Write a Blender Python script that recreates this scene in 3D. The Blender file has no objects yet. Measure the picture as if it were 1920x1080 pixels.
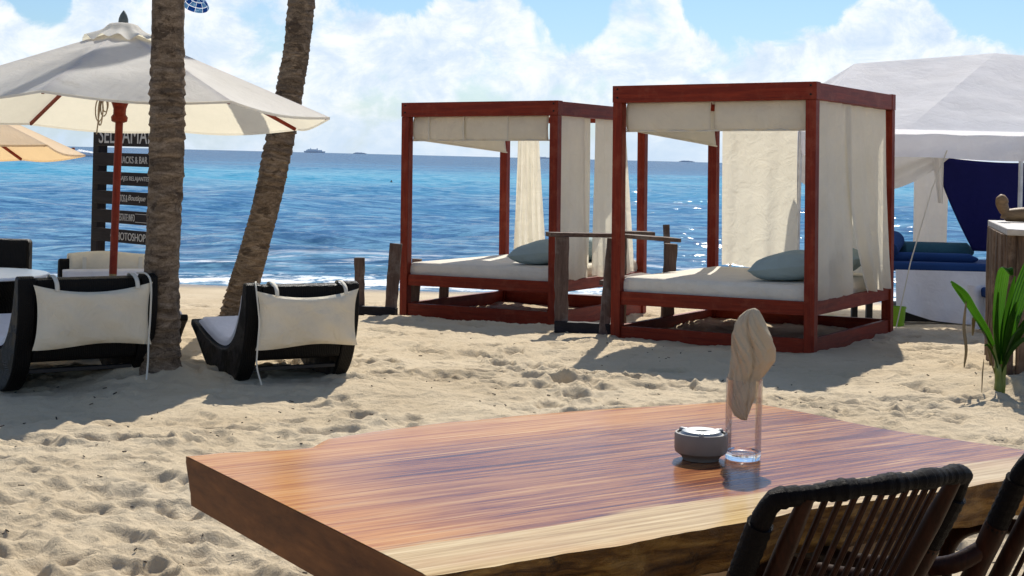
import bpy, math, random
import numpy as np
from mathutils import Vector, Matrix, Euler
random.seed(7); rng = np.random.RandomState(11)
PI = math.pi
S = bpy.context.scene
COL = S.collection
V = Vector

# ------------------------------------------------------------------ camera
F, ROLL, HC = 2800.0, 0.025, 1.45
cam = bpy.data.objects.new('camera', bpy.data.cameras.new('camera'))
COL.objects.link(cam); S.camera = cam
cam.location = (0, 0, HC)
cam.rotation_euler = (Matrix.Rotation(PI/2, 4, 'X') @ Matrix.Rotation(ROLL, 4, 'Z')).to_euler()
cam.data.sensor_width = 36; cam.data.lens = F/1920*36
cam.data.shift_y = -(540-295)/1920
cam.data.clip_start = 0.05; cam.data.clip_end = 40000

# ------------------------------------------------------------------ light
SUN_EL, SUN_AZ = math.radians(46), math.radians(11)
sd = V((math.sin(SUN_AZ)*math.cos(SUN_EL), math.cos(SUN_AZ)*math.cos(SUN_EL), math.sin(SUN_EL)))
sl = bpy.data.lights.new('sun', 'SUN'); sl.energy = 4.9; sl.angle = math.radians(.53); sl.color = (1, .94, .84)
so = bpy.data.objects.new('sun', sl); COL.objects.link(so); so.location = (3, 20, 20)
so.rotation_euler = sd.to_track_quat('Z', 'Y').to_euler()
S.view_settings.view_transform = 'Standard'; S.view_settings.look = 'None'
S.view_settings.exposure = 0.12; S.view_settings.gamma = 1
try: S.view_settings.use_curve_mapping = False
except Exception: pass
S.render.engine = 'CYCLES'
S.cycles.use_denoising = True
S.cycles.max_bounces = 10; S.cycles.transparent_max_bounces = 12
S.cycles.sample_clamp_indirect = 6

# node helper ------------------------------------------------------
class NT:
    def __init__(s, tree): s.t = tree; s.n = tree.nodes; s.l = tree.links
    def new(s, typ, **kw):
        nd = s.n.new(typ); ins = kw.pop('ins', {})
        for k, v in kw.items(): setattr(nd, k, v)
        for k, v in ins.items(): s.set(nd.inputs[k], v)
        return nd
    def set(s, sock, v):
        if hasattr(v, 'links') and hasattr(v, 'is_output'): s.l.new(v, sock)
        elif isinstance(v, bpy.types.Node): s.l.new(v.outputs[0], sock)
        elif isinstance(v, (tuple, list)) and sock.type == 'RGBA' and len(v) == 3: sock.default_value = (*v, 1)
        else: sock.default_value = v
    def math(s, op, a, b=0., c=None, clamp=False):
        nd = s.n.new('ShaderNodeMath'); nd.operation = op; nd.use_clamp = clamp
        s.set(nd.inputs[0], a); s.set(nd.inputs[1], b)
        if c is not None: s.set(nd.inputs[2], c)
        return nd.outputs[0]
    def sstep(s, v, a, b):
        nd = s.n.new('ShaderNodeMapRange'); nd.interpolation_type = 'SMOOTHSTEP'
        s.set(nd.inputs[0], v); s.set(nd.inputs[1], a); s.set(nd.inputs[2], b)
        nd.inputs[3].default_value = 0; nd.inputs[4].default_value = 1
        return nd.outputs[0]
    def mix(s, fac, a, b, blend='MIX'):
        nd = s.n.new('ShaderNodeMix'); nd.data_type = 'RGBA'; nd.blend_type = blend
        s.set(nd.inputs[0], fac); s.set(nd.inputs[6], a); s.set(nd.inputs[7], b)
        return nd.outputs[2]
    def noise(s, vec, scale, detail=4, rough=.55, dist=0.):
        nd = s.new('ShaderNodeTexNoise', ins={'Scale': scale, 'Detail': detail, 'Roughness': rough, 'Distortion': dist})
        if vec is not None: s.set(nd.inputs['Vector'], vec)
        return nd.outputs[0]
    def map(s, vec, scale=(1, 1, 1), loc=(0, 0, 0), rot=(0, 0, 0)):
        nd = s.n.new('ShaderNodeMapping'); s.set(nd.inputs[0], vec)
        nd.inputs[1].default_value = loc; nd.inputs[2].default_value = rot; nd.inputs[3].default_value = scale
        return nd.outputs[0]
    def ramp(s, fac, stops, interp='LINEAR'):
        nd = s.n.new('ShaderNodeValToRGB'); cr = nd.color_ramp; cr.interpolation = interp
        while len(cr.elements) > 1: cr.elements.remove(cr.elements[0])
        cr.elements[0].position = stops[0][0]; cr.elements[0].color = (*stops[0][1], 1)
        for p, c in stops[1:]:
            e = cr.elements.new(p); e.color = (*c, 1)
        s.set(nd.inputs[0], fac)
        return nd.outputs[0]
    def sep(s, vec):
        nd = s.n.new('ShaderNodeSeparateXYZ'); s.set(nd.inputs[0], vec); return nd.outputs

# ------------------------------------------------------------------ world
W = bpy.data.worlds.new('World'); S.world = W; W.use_nodes = True
w = NT(W.node_tree); w.n.clear()
sky = w.new('ShaderNodeTexSky', sky_type='NISHITA', sun_disc=False, sun_elevation=SUN_EL, sun_rotation=SUN_AZ,
            altitude=0, air_density=1.0, dust_density=.6, ozone_density=2.0)
skyc = w.mix(1.0, sky, (.62, .80, 1.0), 'MULTIPLY')
skybg = w.new('ShaderNodeBackground', ins={'Color': skyc, 'Strength': .10})
tc = w.new('ShaderNodeTexCoord').outputs['Generated']
sx, sy, sz = w.sep(tc)
az = w.math('ARCTAN2', sx, sy)
pts = [(-400, -70), (-200, -40), (0, 20), (60, 62), (120, 40), (160, -30), (400, -70), (560, -45), (640, 8), (720, 28), (800, 6), (900, -8), (980, 10), (1060, 92),
       (1120, 60), (1180, -22), (1250, -6), (1290, 62), (1340, 82), (1420, 98), (1500, 84), (1560, 58), (1600, 30), (1690, 4), (1750, 32),
       (1800, 66), (1870, 84), (1940, 100), (2300, 60), (2700, 110)]
A0, A1 = -.6, .7
u = w.math('DIVIDE', w.math('SUBTRACT', az, A0), A1-A0, clamp=True)
fc = w.new('ShaderNodeFloatCurve'); w.set(fc.inputs['Value'], u); fc.inputs['Factor'].default_value = 1
cv = fc.mapping.curves[0]; vals = []
for x, y in pts:
    a = math.atan((x-960)/F); e = ((295+(x-960)*ROLL)-y)/F
    vals.append(((a-A0)/(A1-A0), e/.2))
cv.points[0].location = (0, vals[0][1]); cv.points[1].location = (1, vals[-1][1])
for p in vals:
    q = cv.points.new(*p); q.handle_type = 'AUTO'
fc.mapping.update()
top = w.math('MULTIPLY', fc.outputs[0], .2)
nA = w.noise(tc, 26, 9, .62, .35)
nB = w.noise(w.map(tc, (1, 1, 1.7), (3, 1, 2)), 9, 7, .6, .2)
edge = w.math('SUBTRACT', w.math('ADD', top, w.math('MULTIPLY', w.math('SUBTRACT', nA, .5), .055)), sz)
m1 = w.sstep(edge, -.0045, .0055)
far = w.math('MULTIPLY', w.sstep(nB, .52, .66), w.sstep(sz, .10, .2))
holes = w.math('SUBTRACT', 1.0, w.math('MULTIPLY', w.sstep(w.noise(w.map(tc, (1, 1, 1.4), (7, 3, 1)), 13, 6, .6, .4), .50, .66), .8))
cover = w.math('MULTIPLY', w.math('MAXIMUM', w.math('MULTIPLY', m1, holes), far), .93)
# puffy light and grey inside the bank (thickness of cloud)
puff = w.noise(w.map(tc, (1, 1, 1.5), (0, 0, .02)), 23, 10, .66, .35)
ccol = w.ramp(w.math('ADD', w.math('MULTIPLY', puff, .8), w.math('MULTIPLY', nA, .2)),
              [(.34, (.58, .71, .88)), (.46, (.74, .83, .94)), (.53, (.88, .93, .98)), (.61, (1.0, 1.0, 1.0))])
cbg = w.new('ShaderNodeBackground', ins={'Color': ccol, 'Strength': 1.0})
hz = w.new('ShaderNodeBackground', ins={'Color': (.58, .72, .88), 'Strength': 1.0})
ms = w.new('ShaderNodeMixShader'); w.set(ms.inputs[0], cover); w.l.new(skybg.outputs[0], ms.inputs[1]); w.l.new(cbg.outputs[0], ms.inputs[2])
hfac = w.math('MULTIPLY', w.math('SUBTRACT', 1.0, w.sstep(sz, .0, .045)), .62)
ms2 = w.new('ShaderNodeMixShader'); w.set(ms2.inputs[0], hfac); w.l.new(ms.outputs[0], ms2.inputs[1]); w.l.new(hz.outputs[0], ms2.inputs[2])
wo = w.new('ShaderNodeOutputWorld'); w.l.new(ms2.outputs[0], wo.inputs[0])

# ------------------------------------------------------------------ materials
def newmat(name):
    m = bpy.data.materials.new(name); m.use_nodes = True
    t = NT(m.node_tree); b = t.n['Principled BSDF']
    return m, t, b
def objco(t): return t.new('ShaderNodeTexCoord').outputs['Object']
def bump(t, b, h, strength=.3, dist=.01):
    nd = t.new('ShaderNodeBump', ins={'Strength': strength, 'Distance': dist, 'Height': h}); t.l.new(nd.outputs[0], b.inputs['Normal'])
    return nd
def plain(name, col, rough=.6, metal=0, var=.15, bs=40, bstr=.15, bdist=.004, spec=.5):
    m, t, b = newmat(name); c = objco(t)
    n = t.noise(c, 9, 6, .6)
    d = tuple(x*(1-var*1.6) for x in col); e = tuple(min(1, x*(1+var)) for x in col)
    t.set(b.inputs['Base Color'], t.ramp(n, [(.3, d), (.7, e)]))
    b.inputs['Roughness'].default_value = rough; b.inputs['Metallic'].default_value = metal
    b.inputs['Specular IOR Level'].default_value = spec
    bump(t, b, t.noise(c, bs, 4, .6), bstr, bdist)
    return m
def wood(name, dark, light, axis=0, rough=.45, sc=14, stretch=14, grey=None, coat=0, bstr=.25, spec=.5):
    m, t, b = newmat(name); c = objco(t)
    s = [sc*1.0]*3; s[axis] = sc/stretch
    v = t.map(c, s)
    n = t.noise(v, 1.6, 7, .65, .6); fine = t.noise(v, 7, 4, .6)
    f = t.math('ADD', t.math('MULTIPLY', n, .7), t.math('MULTIPLY', fine, .3))
    col = t.ramp(f, [(.34, dark), (.52, tuple((a+q)/2 for a, q in zip(dark, light))), (.66, light)])
    if grey:
        g = t.sstep(t.noise(c, 5, 8, .7), .48, .66)
        col = t.mix(t.math('MULTIPLY', g, .7), col, grey)
    t.set(b.inputs['Base Color'], col)
    b.inputs['Roughness'].default_value = rough; b.inputs['Coat Weight'].default_value = coat
    b.inputs['Specular IOR Level'].default_value = spec
    bump(t, b, f, bstr, .006)
    return m
def cloth(name, col, trans=.45, stain=None, crinkle=.5, tcol=None):
    m, t, b = newmat(name); c = objco(t)
    n = t.noise(c, 3.2, 6, .62)
    cc = t.ramp(n, [(.3, tuple(x*.86 for x in col)), (.65, col)])
    if stain: cc = t.mix(t.math('MULTIPLY', t.sstep(t.noise(t.map(c, (1, 1, .6), (4, 2, 0)), 5, 5, .7), .6, .75), .5), cc, stain)
    t.set(b.inputs['Base Color'], cc); b.inputs['Roughness'].default_value = .9; b.inputs['Specular IOR Level'].default_value = .15
    h = t.math('ADD', t.math('MULTIPLY', t.noise(c, 7, 4, .6, .8), .9), t.math('MULTIPLY', t.noise(c, 350, 2, .5), .05))
    bn = bump(t, b, h, crinkle, .03)
    tr = t.new('ShaderNodeBsdfTranslucent', ins={'Color': tcol or col}); t.l.new(bn.outputs[0], tr.inputs['Normal'])
    mx = t.new('ShaderNodeMixShader', ins={0: trans}); t.l.new(b.outputs[0], mx.inputs[1]); t.l.new(tr.outputs[0], mx.inputs[2])
    t.l.new(mx.outputs[0], t.n['Material Output'].inputs['Surface'])
    return m
M = {}
for i, k in enumerate('xyz'):
    M['red_'+k] = wood('mahogany_'+k, (.11, .009, .004), (.27, .032, .010), i, .5, 22, 18, (.24, .05, .025), spec=.18)
    M['grey_'+k] = wood('weathered_wood_'+k, (.05, .026, .018), (.16, .10, .075), i, .8, 26, 14, (.20, .165, .14))
    M['black_'+k] = wood('black_stained_wood_'+k, (.010, .009, .011), (.028, .025, .03), i, .6, 26, 14, spec=.15)
M['curtain'] = cloth('curtain_canvas', (.80, .76, .69), .42, (.62, .55, .44), .7, (.88, .83, .68))
M['roofcloth'] = cloth('roof_canvas', (.74, .69, .60), .35, (.45, .4, .33), .4)
M['matt'] = cloth('mattress_cover', (.76, .71, .61), .0, (.62, .55, .44), .7)
M['umb'] = cloth('umbrella_canvas', (.90, .88, .84), .42, (.5, .48, .42), .3, (.86, .81, .64))
M['umb_tan'] = cloth('tan_umbrella_canvas', (.80, .66, .48), .38, None, .3, (.90, .64, .34))
M['cush'] = cloth('cushion_canvas', (.76, .68, .53), .03, (.40, .32, .22), .8)
M['pillow'] = cloth('pillow_fabric', (.33, .42, .43), .0, (.20, .29, .30), .7)
M['tent'] = cloth('tent_tarpaulin', (.92, .92, .95), .46, None, .5)
M['tentc'] = cloth('tent_curtain', (.74, .71, .66), .35, None, .5)
M['sheet'] = cloth('white_sheet', (.82, .81, .84), .10, None, .6)
M['blue'] = cloth('navy_cloth', (.012, .014, .10), .25, None, .4)
M['bluepad'] = cloth('blue_vinyl', (.015, .05, .17), .0, None, .3)
M['teal'] = cloth('teal_blanket', (.02, .07, .11), .0, None, .6)
M['orange'] = cloth('orange_cloth', (.30, .05, .02), .0, None, .6)
M['strap'] = cloth('white_strap', (.74, .70, .60), .1, None, .1)
M['metal'] = plain('galvanised_pole', (.55, .57, .6), .4, .6)
M['brass'] = plain('worn_brass', (.22, .17, .08), .45, .7, .4)
M['iron'] = plain('dark_bolt', (.02, .02, .02), .5, .8)
M['green'] = plain('lime_plastic', (.22, .45, .015), .4, 0, .1)
M['rope'] = plain('pale_rope', (.42, .34, .25), .9)
M['finial'] = plain('grey_painted_wood', (.12, .14, .13), .6)
M['darkleg'] = plain('dark_furniture', (.02, .017, .015), .7)
M['ship'] = plain('hazed_ship_paint', (.85, .90, .96), .8)  # pale blue-white stands in for haze over the distance
M['glasswhite'] = plain('white_tabletop', (.75, .78, .82), .15, 0, .03)
M['ceramic'] = plain('taupe_glazed_ceramic', (.22, .185, .15), .45, 0, .12, 60, .05)
M['steel'] = plain('polished_steel', (.30, .31, .31), .42, .6, .05, 60, .02)
M['napkin'] = cloth('beige_napkin', (.56, .46, .32), .10, (.3,.2,.12), .35)
M['letter'] = plain('white_lettering', (.52, .52, .51), .6, 0, .05)
def wicker():
    m, t, b = newmat('black_wicker'); c = objco(t)
    wv = t.new('ShaderNodeVectorMath', operation='ADD'); t.l.new(c, wv.inputs[0])
    nz = t.new('ShaderNodeTexNoise', ins={'Scale': 9, 'Detail': 3}); t.l.new(c, nz.inputs['Vector'])
    mm = t.new('ShaderNodeVectorMath', operation='SCALE'); t.l.new(nz.outputs['Color'], mm.inputs[0]); mm.inputs['Scale'].default_value = .035; t.l.new(mm.outputs[0], wv.inputs[1])
    b1 = t.new('ShaderNodeTexWave', wave_type='BANDS', bands_direction='Z', ins={'Scale': 40, 'Distortion': 2.5, 'Detail': 2})
    b2 = t.new('ShaderNodeTexWave', wave_type='BANDS', bands_direction='X', ins={'Scale': 26, 'Distortion': 2.0, 'Detail': 2})
    t.l.new(wv.outputs[0], b1.inputs['Vector']); t.l.new(wv.outputs[0], b2.inputs['Vector'])
    h = t.math('MULTIPLY', b1.outputs['Fac'], b2.outputs['Fac'])
    t.set(b.inputs['Base Color'], t.mix(t.noise(c, 12, 4), (.0025, .002, .0018), (.006, .005, .0042)))
    b.inputs['Roughness'].default_value = .45; b.inputs['Specular IOR Level'].default_value = .16; bump(t, b, h, .55, .006)
    return m
M['wicker'] = wicker()
def palmbark():
    m, t, b = newmat('palm_bark'); c = objco(t)
    n = t.noise(t.map(c, (5, 5, 17)), 1.3, 8, .72, 1.1); n2 = t.noise(t.map(c, (1, 1, 1.6)), 4.2, 7, .7, .8); n3 = t.noise(c, 90, 3, .7)
    col = t.ramp(t.math('ADD', t.math('MULTIPLY', n, .75), t.math('MULTIPLY', n3, .25)), [(.36, (.055, .038, .026)), (.5, (.165, .118, .078)), (.62, (.31, .235, .165))])
    col = t.mix(t.math('MULTIPLY', t.sstep(n2, .55, .62), .7), col, (.035, .022, .015))
    t.set(b.inputs['Base Color'], col)
    b.inputs['Roughness'].default_value = .85; b.inputs['Specular IOR Level'].default_value = .2
    bump(t, b, t.math('ADD', n, t.math('MULTIPLY', n3, .4)), .6, .014)
    return m
M['bark'] = palmbark()
def leafmat(name, a, bb, tr=.35):
    m, t, b = newmat(name); c = objco(t)
    t.set(b.inputs['Base Color'], t.ramp(t.noise(c, 6, 4), [(.35, a), (.65, bb)])); b.inputs['Roughness'].default_value = .32
    tl = t.new('ShaderNodeBsdfTranslucent', ins={'Color': (bb[0]*1.6, bb[1]*2.2, bb[2]*1.1, 1)})
    mx = t.new('ShaderNodeMixShader', ins={0: tr}); t.l.new(b.outputs[0], mx.inputs[1]); t.l.new(tl.outputs[0], mx.inputs[2])
    t.l.new(mx.outputs[0], t.n['Material Output'].inputs['Surface']); return m
M['leaf'] = leafmat('coconut_leaf', (.012, .045, .008), (.045, .11, .010), .38)
M['stem'] = leafmat('coconut_stem', (.10, .14, .02), (.20, .24, .05), .1)
M['dead'] = leafmat('dead_leaf', (.06, .03, .015), (.13, .08, .045), .1)
def tablewood(top=True):
    m, t, b = newmat('varnished_slab_top' if top else 'slab_edge_bark'); c = objco(t)
    if top:
        wob = t.noise(t.map(c, (.8, 2.2, 1)), 1.5, 4, .6)
        yy = t.math('ADD', t.math('ADD', t.sep(c)[1], t.math('MULTIPLY', t.math('SUBTRACT', wob, .5), .13)), t.math('MULTIPLY', t.math('SUBTRACT', t.noise(t.map(c, (1.2, 40, 3)), 1.5, 5, .6), .5), .10))
        xx = t.sep(c)[0]
        v = t.map(c, (.7, 19, 3)); st = t.noise(v, 2.4, 9, .66, 1.2); st2 = t.noise(t.map(c, (1.2, 46, 8)), 2, 5, .7, .5)
        pores = t.sstep(t.noise(t.map(c, (7, 260, 8)), 1.0, 3, .6), .60, .72)
        ff = t.math('SUBTRACT', t.math('ADD', t.math('MULTIPLY', st, .60), t.math('MULTIPLY', st2, .40)), t.math('MULTIPLY', pores, .05))
        heart = t.ramp(ff, [(.37, (.075, .022, .018)), (.45, (.19, .052, .022)), (.53, (.36, .14, .045)), (.62, (.58, .31, .11))])
        sap = t.ramp(ff, [(.38, (.38, .23, .075)), (.5, (.60, .41, .17)), (.62, (.76, .57, .29))])
        orange = t.ramp(ff, [(.38, (.34, .10, .015)), (.5, (.58, .24, .04)), (.62, (.72, .40, .12))])
        front = t.math('SUBTRACT', 1, t.sstep(yy, .150, .178))
        back = t.math('MAXIMUM', t.sstep(yy, .80, .98), t.math('SUBTRACT', 1, t.sstep(t.math('ADD', xx, t.math('MULTIPLY', wob, .35)), .22, .62)))
        back = t.math('MAXIMUM', t.math('MULTIPLY', back, t.math('SUBTRACT', 1, t.sstep(st, .56, .62))), t.math('MULTIPLY', t.sstep(yy, .8, 1.0), .9))
        col = t.mix(front, t.mix(back, heart, orange), sap)
        b.inputs['Roughness'].default_value = .22; b.inputs['Coat Weight'].default_value = .40; b.inputs['Coat IOR'].default_value = 1.36; b.inputs['Specular IOR Level'].default_value = .05
        blot = t.noise(t.map(c, (1.2, 3, 1), (2, 5, 0)), 1.8, 5, .6)
        col = t.mix(t.math('MULTIPLY', t.sstep(blot, .5, .7), .55), col, t.mix(.5, col, (.50, .22, .06)))
        t.set(b.inputs['Coat Roughness'], t.math('MULTIPLY_ADD', t.noise(c, 5, 5, .6), .26, .05))
        bn = bump(t, b, ff, .10, .003)
        bc = t.new('ShaderNodeBump', ins={'Strength': .16, 'Distance': .004, 'Height': t.math('ADD', t.noise(t.map(c, (1, 3, 1)), 14, 5, .6), t.math('MULTIPLY', t.noise(c, 260, 2), .05))})
        t.l.new(bc.outputs[0], b.inputs['Coat Normal'])
    else:
        n = t.noise(t.map(c, (2.2, 7, 14)), 1.6, 8, .68, .8)
        col = t.ramp(n, [(.36, (.05, .020, .006)), (.48, (.19, .085, .020)), (.60, (.40, .21, .055))])
        col = t.mix(t.math('MULTIPLY', t.sstep(t.noise(c, 9, 6, .7), .56, .66), .8), col, (.02, .01, .006))
        b.inputs['Roughness'].default_value = .42; b.inputs['Specular IOR Level'].default_value = .2
        bump(t, b, t.noise(t.map(c, (4, 8, 10)), 4, 7, .7, .6), .7, .02)
    t.set(b.inputs['Base Color'], col)
    return m
M['tabletop'] = tablewood(True); M['tableedge'] = tablewood(False)
M['endgrain'] = wood('slab_end_grain', (.06, .016, .005), (.21, .075, .020), 1, .4, 9, 5, spec=.12)
M['legwood'] = wood('pale_slab_leg', (.22, .11, .035), (.42, .25, .10), 2, .35, 9, 8, coat=.3)
M['rattan'] = wood('dark_rattan', (.009, .003, .0014), (.034, .010, .0045), 2, .42, 30, 10, spec=.10)
M['wrap'] = wood('leather_wrap', (.0015, .001, .001), (.007, .004, .0035), 0, .5, 60, .2, bstr=1.0, spec=.08)
M['bough'] = wood('split_log_bark', (.03, .016, .009), (.20, .12, .07), 2, .85, 16, 12, (.26, .18, .12), bstr=1.0)
M['boughtop'] = wood('bleached_counter_top', (.32, .30, .28), (.55, .52, .50), 0, .5, 9, 8)
M['carve'] = wood('carved_driftwood', (.14, .07, .025), (.34, .20, .08), 0, .6, 12, 4)
m, t, b = newmat('thin_glass'); lw = t.new('ShaderNodeFresnel', ins={'IOR': 1.45}); gl = t.new('ShaderNodeBsdfGlossy', ins={'Roughness': .02})
tp = t.new('ShaderNodeBsdfTransparent', ins={'Color': (.975, .975, .985)}); mx = t.new('ShaderNodeMixShader'); t.set(mx.inputs[0], t.math('MULTIPLY', lw.outputs[0], .55))
t.l.new(tp.outputs[0], mx.inputs[1]); t.l.new(gl.outputs[0], mx.inputs[2]); t.l.new(mx.outputs[0], t.n['Material Output'].inputs['Surface']); M['thinglass'] = m
m, t, b = newmat('clear_glass'); b.inputs['Transmission Weight'].default_value = 1; b.inputs['Roughness'].default_value = .0; b.inputs['IOR'].default_value = 1.45
b.inputs['Base Color'].default_value = (.97, .985, .99, 1)
t.set(b.inputs['Roughness'], t.math('MULTIPLY', t.noise(objco(t), 4, 2), .02)); M['glass'] = m

def sandmat():
    m, t, b = newmat('beach_sand'); c = objco(t)
    n = t.noise(c, .9, 5, .6); g = t.noise(c, 320, 3, .7); n2 = t.noise(c, 14, 6, .65)
    col = t.ramp(n, [(.3, (.53, .42, .275)), (.55, (.605, .495, .34)), (.75, (.66, .55, .39))])
    col = t.mix(t.math('MULTIPLY', t.sstep(n2, .52, .72), .28), col, (.36, .265, .165))
    col = t.mix(t.math('MULTIPLY', t.sstep(g, .60, .75), .35), col, (.22, .15, .10))
    wet = t.sstep(t.math('ADD', t.sep(c)[1], t.math('MULTIPLY', n2, 1.2)), 19.2, 20.3)
    t.set(b.inputs['Base Color'], t.mix(wet, col, (.20, .15, .10)))
    t.set(b.inputs['Roughness'], t.math('MULTIPLY_ADD', wet, -.55, .95)); b.inputs['Specular IOR Level'].default_value = .2
    h = t.math('ADD', t.math('ADD', t.math('MULTIPLY', t.noise(c, 26, 6, .68, .5), .75), t.math('MULTIPLY', g, .08)), t.math('MULTIPLY', t.noise(c, 75, 4, .7), .18))
    bump(t, b, h, .8, .03)
    return m
M['sand'] = sandmat()
def seamat():
    m, t, b = newmat('sea_water'); c = objco(t); x, y, z = t.sep(c)
    ly = t.math('ADD', t.math('LOGARITHM', t.math('MAXIMUM', y, 1), 10), t.math('MULTIPLY', t.math('SUBTRACT', t.noise(t.map(c, (.012, .035, 1)), 1, 5, .65), .5), .42))
    col = t.ramp(t.math('MULTIPLY', t.math('SUBTRACT', ly, 1.2), .5),
        [(0, (.12, .20, .26)), (.06, (.05, .14, .25)), (.18, (.03, .12, .26)), (.27, (.025, .15, .31)), (.34, (.03, .23, .40)), (.42, (.04, .31, .48)), (.50, (.025, .21, .38)), (.58, (.010, .10, .25)), (.66, (.006, .06, .18)), (1, (.005, .045, .16))])
    foamn = t.noise(t.map(c, (1, 1.6, 1)), 2.6, 8, .7, .6)
    band = t.math('MULTIPLY', t.sstep(y, 19.4, 20.4), t.math('SUBTRACT', 1, t.sstep(y, 20.6, 22.2)))
    foam = t.math('MULTIPLY', t.sstep(t.math('ADD', foamn, t.math('MULTIPLY', band, .15)), .58, .66), band)
    crest = t.math('MULTIPLY', t.sstep(z, .10, .14), t.sstep(t.noise(t.map(c, (.35, 2, 1)), 2, 6, .7), .50, .60))
    crest = t.math('MULTIPLY', crest, t.math('SUBTRACT', 1, t.sstep(y, 22.0, 25.0)))
    foam = t.math('MAXIMUM', foam, crest, clamp=True)
    n1 = t.noise(t.map(c, (.75, 2.6, 1)), 1.25, 9, .72, .5)
    n2 = t.noise(t.map(c, (.16, .62, 1), (3, 1, 0)), 1.0, 7, .66, .5)
    n3 = t.noise(t.map(c, (1, 2.2, 1)), 7, 5, .7)
    h = t.math('ADD', t.math('ADD', t.math('MULTIPLY', n1, .95), t.math('MULTIPLY', n2, 2.3)), t.math('MULTIPLY', n3, .10))
    def pert(v, sc, det, ro, amp):
        nz = t.new('ShaderNodeTexNoise', ins={'Scale': sc, 'Detail': det, 'Roughness': ro}); t.set(nz.inputs['Vector'], v)
        a_ = t.new('ShaderNodeVectorMath', operation='SUBTRACT'); t.l.new(nz.outputs['Color'], a_.inputs[0]); a_.inputs[1].default_value = (.5, .5, .5)
        m_ = t.new('ShaderNodeVectorMath', operation='MULTIPLY'); t.l.new(a_.outputs[0], m_.inputs[0]); m_.inputs[1].default_value = (amp*.7, amp, 0)
        return m_.outputs[0]
    def vadd(a_, b_):
        q = t.new('ShaderNodeVectorMath', operation='ADD'); t.l.new(a_, q.inputs[0]); t.l.new(b_, q.inputs[1]); return q.outputs[0]
    P1 = pert(t.map(c, (.9, 2.4, 1)), 1.3, 5, .80, 1.9); P2 = pert(t.map(c, (.18, .60, 1)), 1.0, 6, .70, .65)
    ng = t.new('ShaderNodeNewGeometry').outputs['Normal']
    nn = t.new('ShaderNodeVectorMath', operation='NORMALIZE'); t.l.new(vadd(vadd(P1, P2), ng), nn.inputs[0]); bn = nn.outputs[0]
    light = t.math('MULTIPLY', t.sstep(t.noise(t.map(c, (.55, 2.0, 1)), 1.1, 9, .78, .4), .46, .60), .60)  # paler streaks mixed into the colour for sky reflected off waves
    col = t.mix(light, col, (.22, .47, .62))
    df = t.new('ShaderNodeBsdfDiffuse', ins={'Color': col}); t.l.new(bn, df.inputs['Normal'])
    gl = t.new('ShaderNodeBsdfGlossy', ins={'Roughness': .07}); t.l.new(bn, gl.inputs['Normal'])
    fr = t.new('ShaderNodeFresnel', ins={'IOR': 1.33}); t.l.new(bn, fr.inputs['Normal'])
    mx = t.new('ShaderNodeMixShader'); t.set(mx.inputs[0], t.math('MINIMUM', t.math('MULTIPLY', fr.outputs[0], .75), .36))
    t.l.new(df.outputs[0], mx.inputs[1]); t.l.new(gl.outputs[0], mx.inputs[2])
    fo = t.new('ShaderNodeBsdfDiffuse', ins={'Color': (.85, .88, .90)})
    m2 = t.new('ShaderNodeMixShader'); t.set(m2.inputs[0], foam); t.l.new(mx.outputs[0], m2.inputs[1]); t.l.new(fo.outputs[0], m2.inputs[2])
    t.l.new(m2.outputs[0], t.n['Material Output'].inputs['Surface'])
    return m
M['sea'] = seamat()
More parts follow.
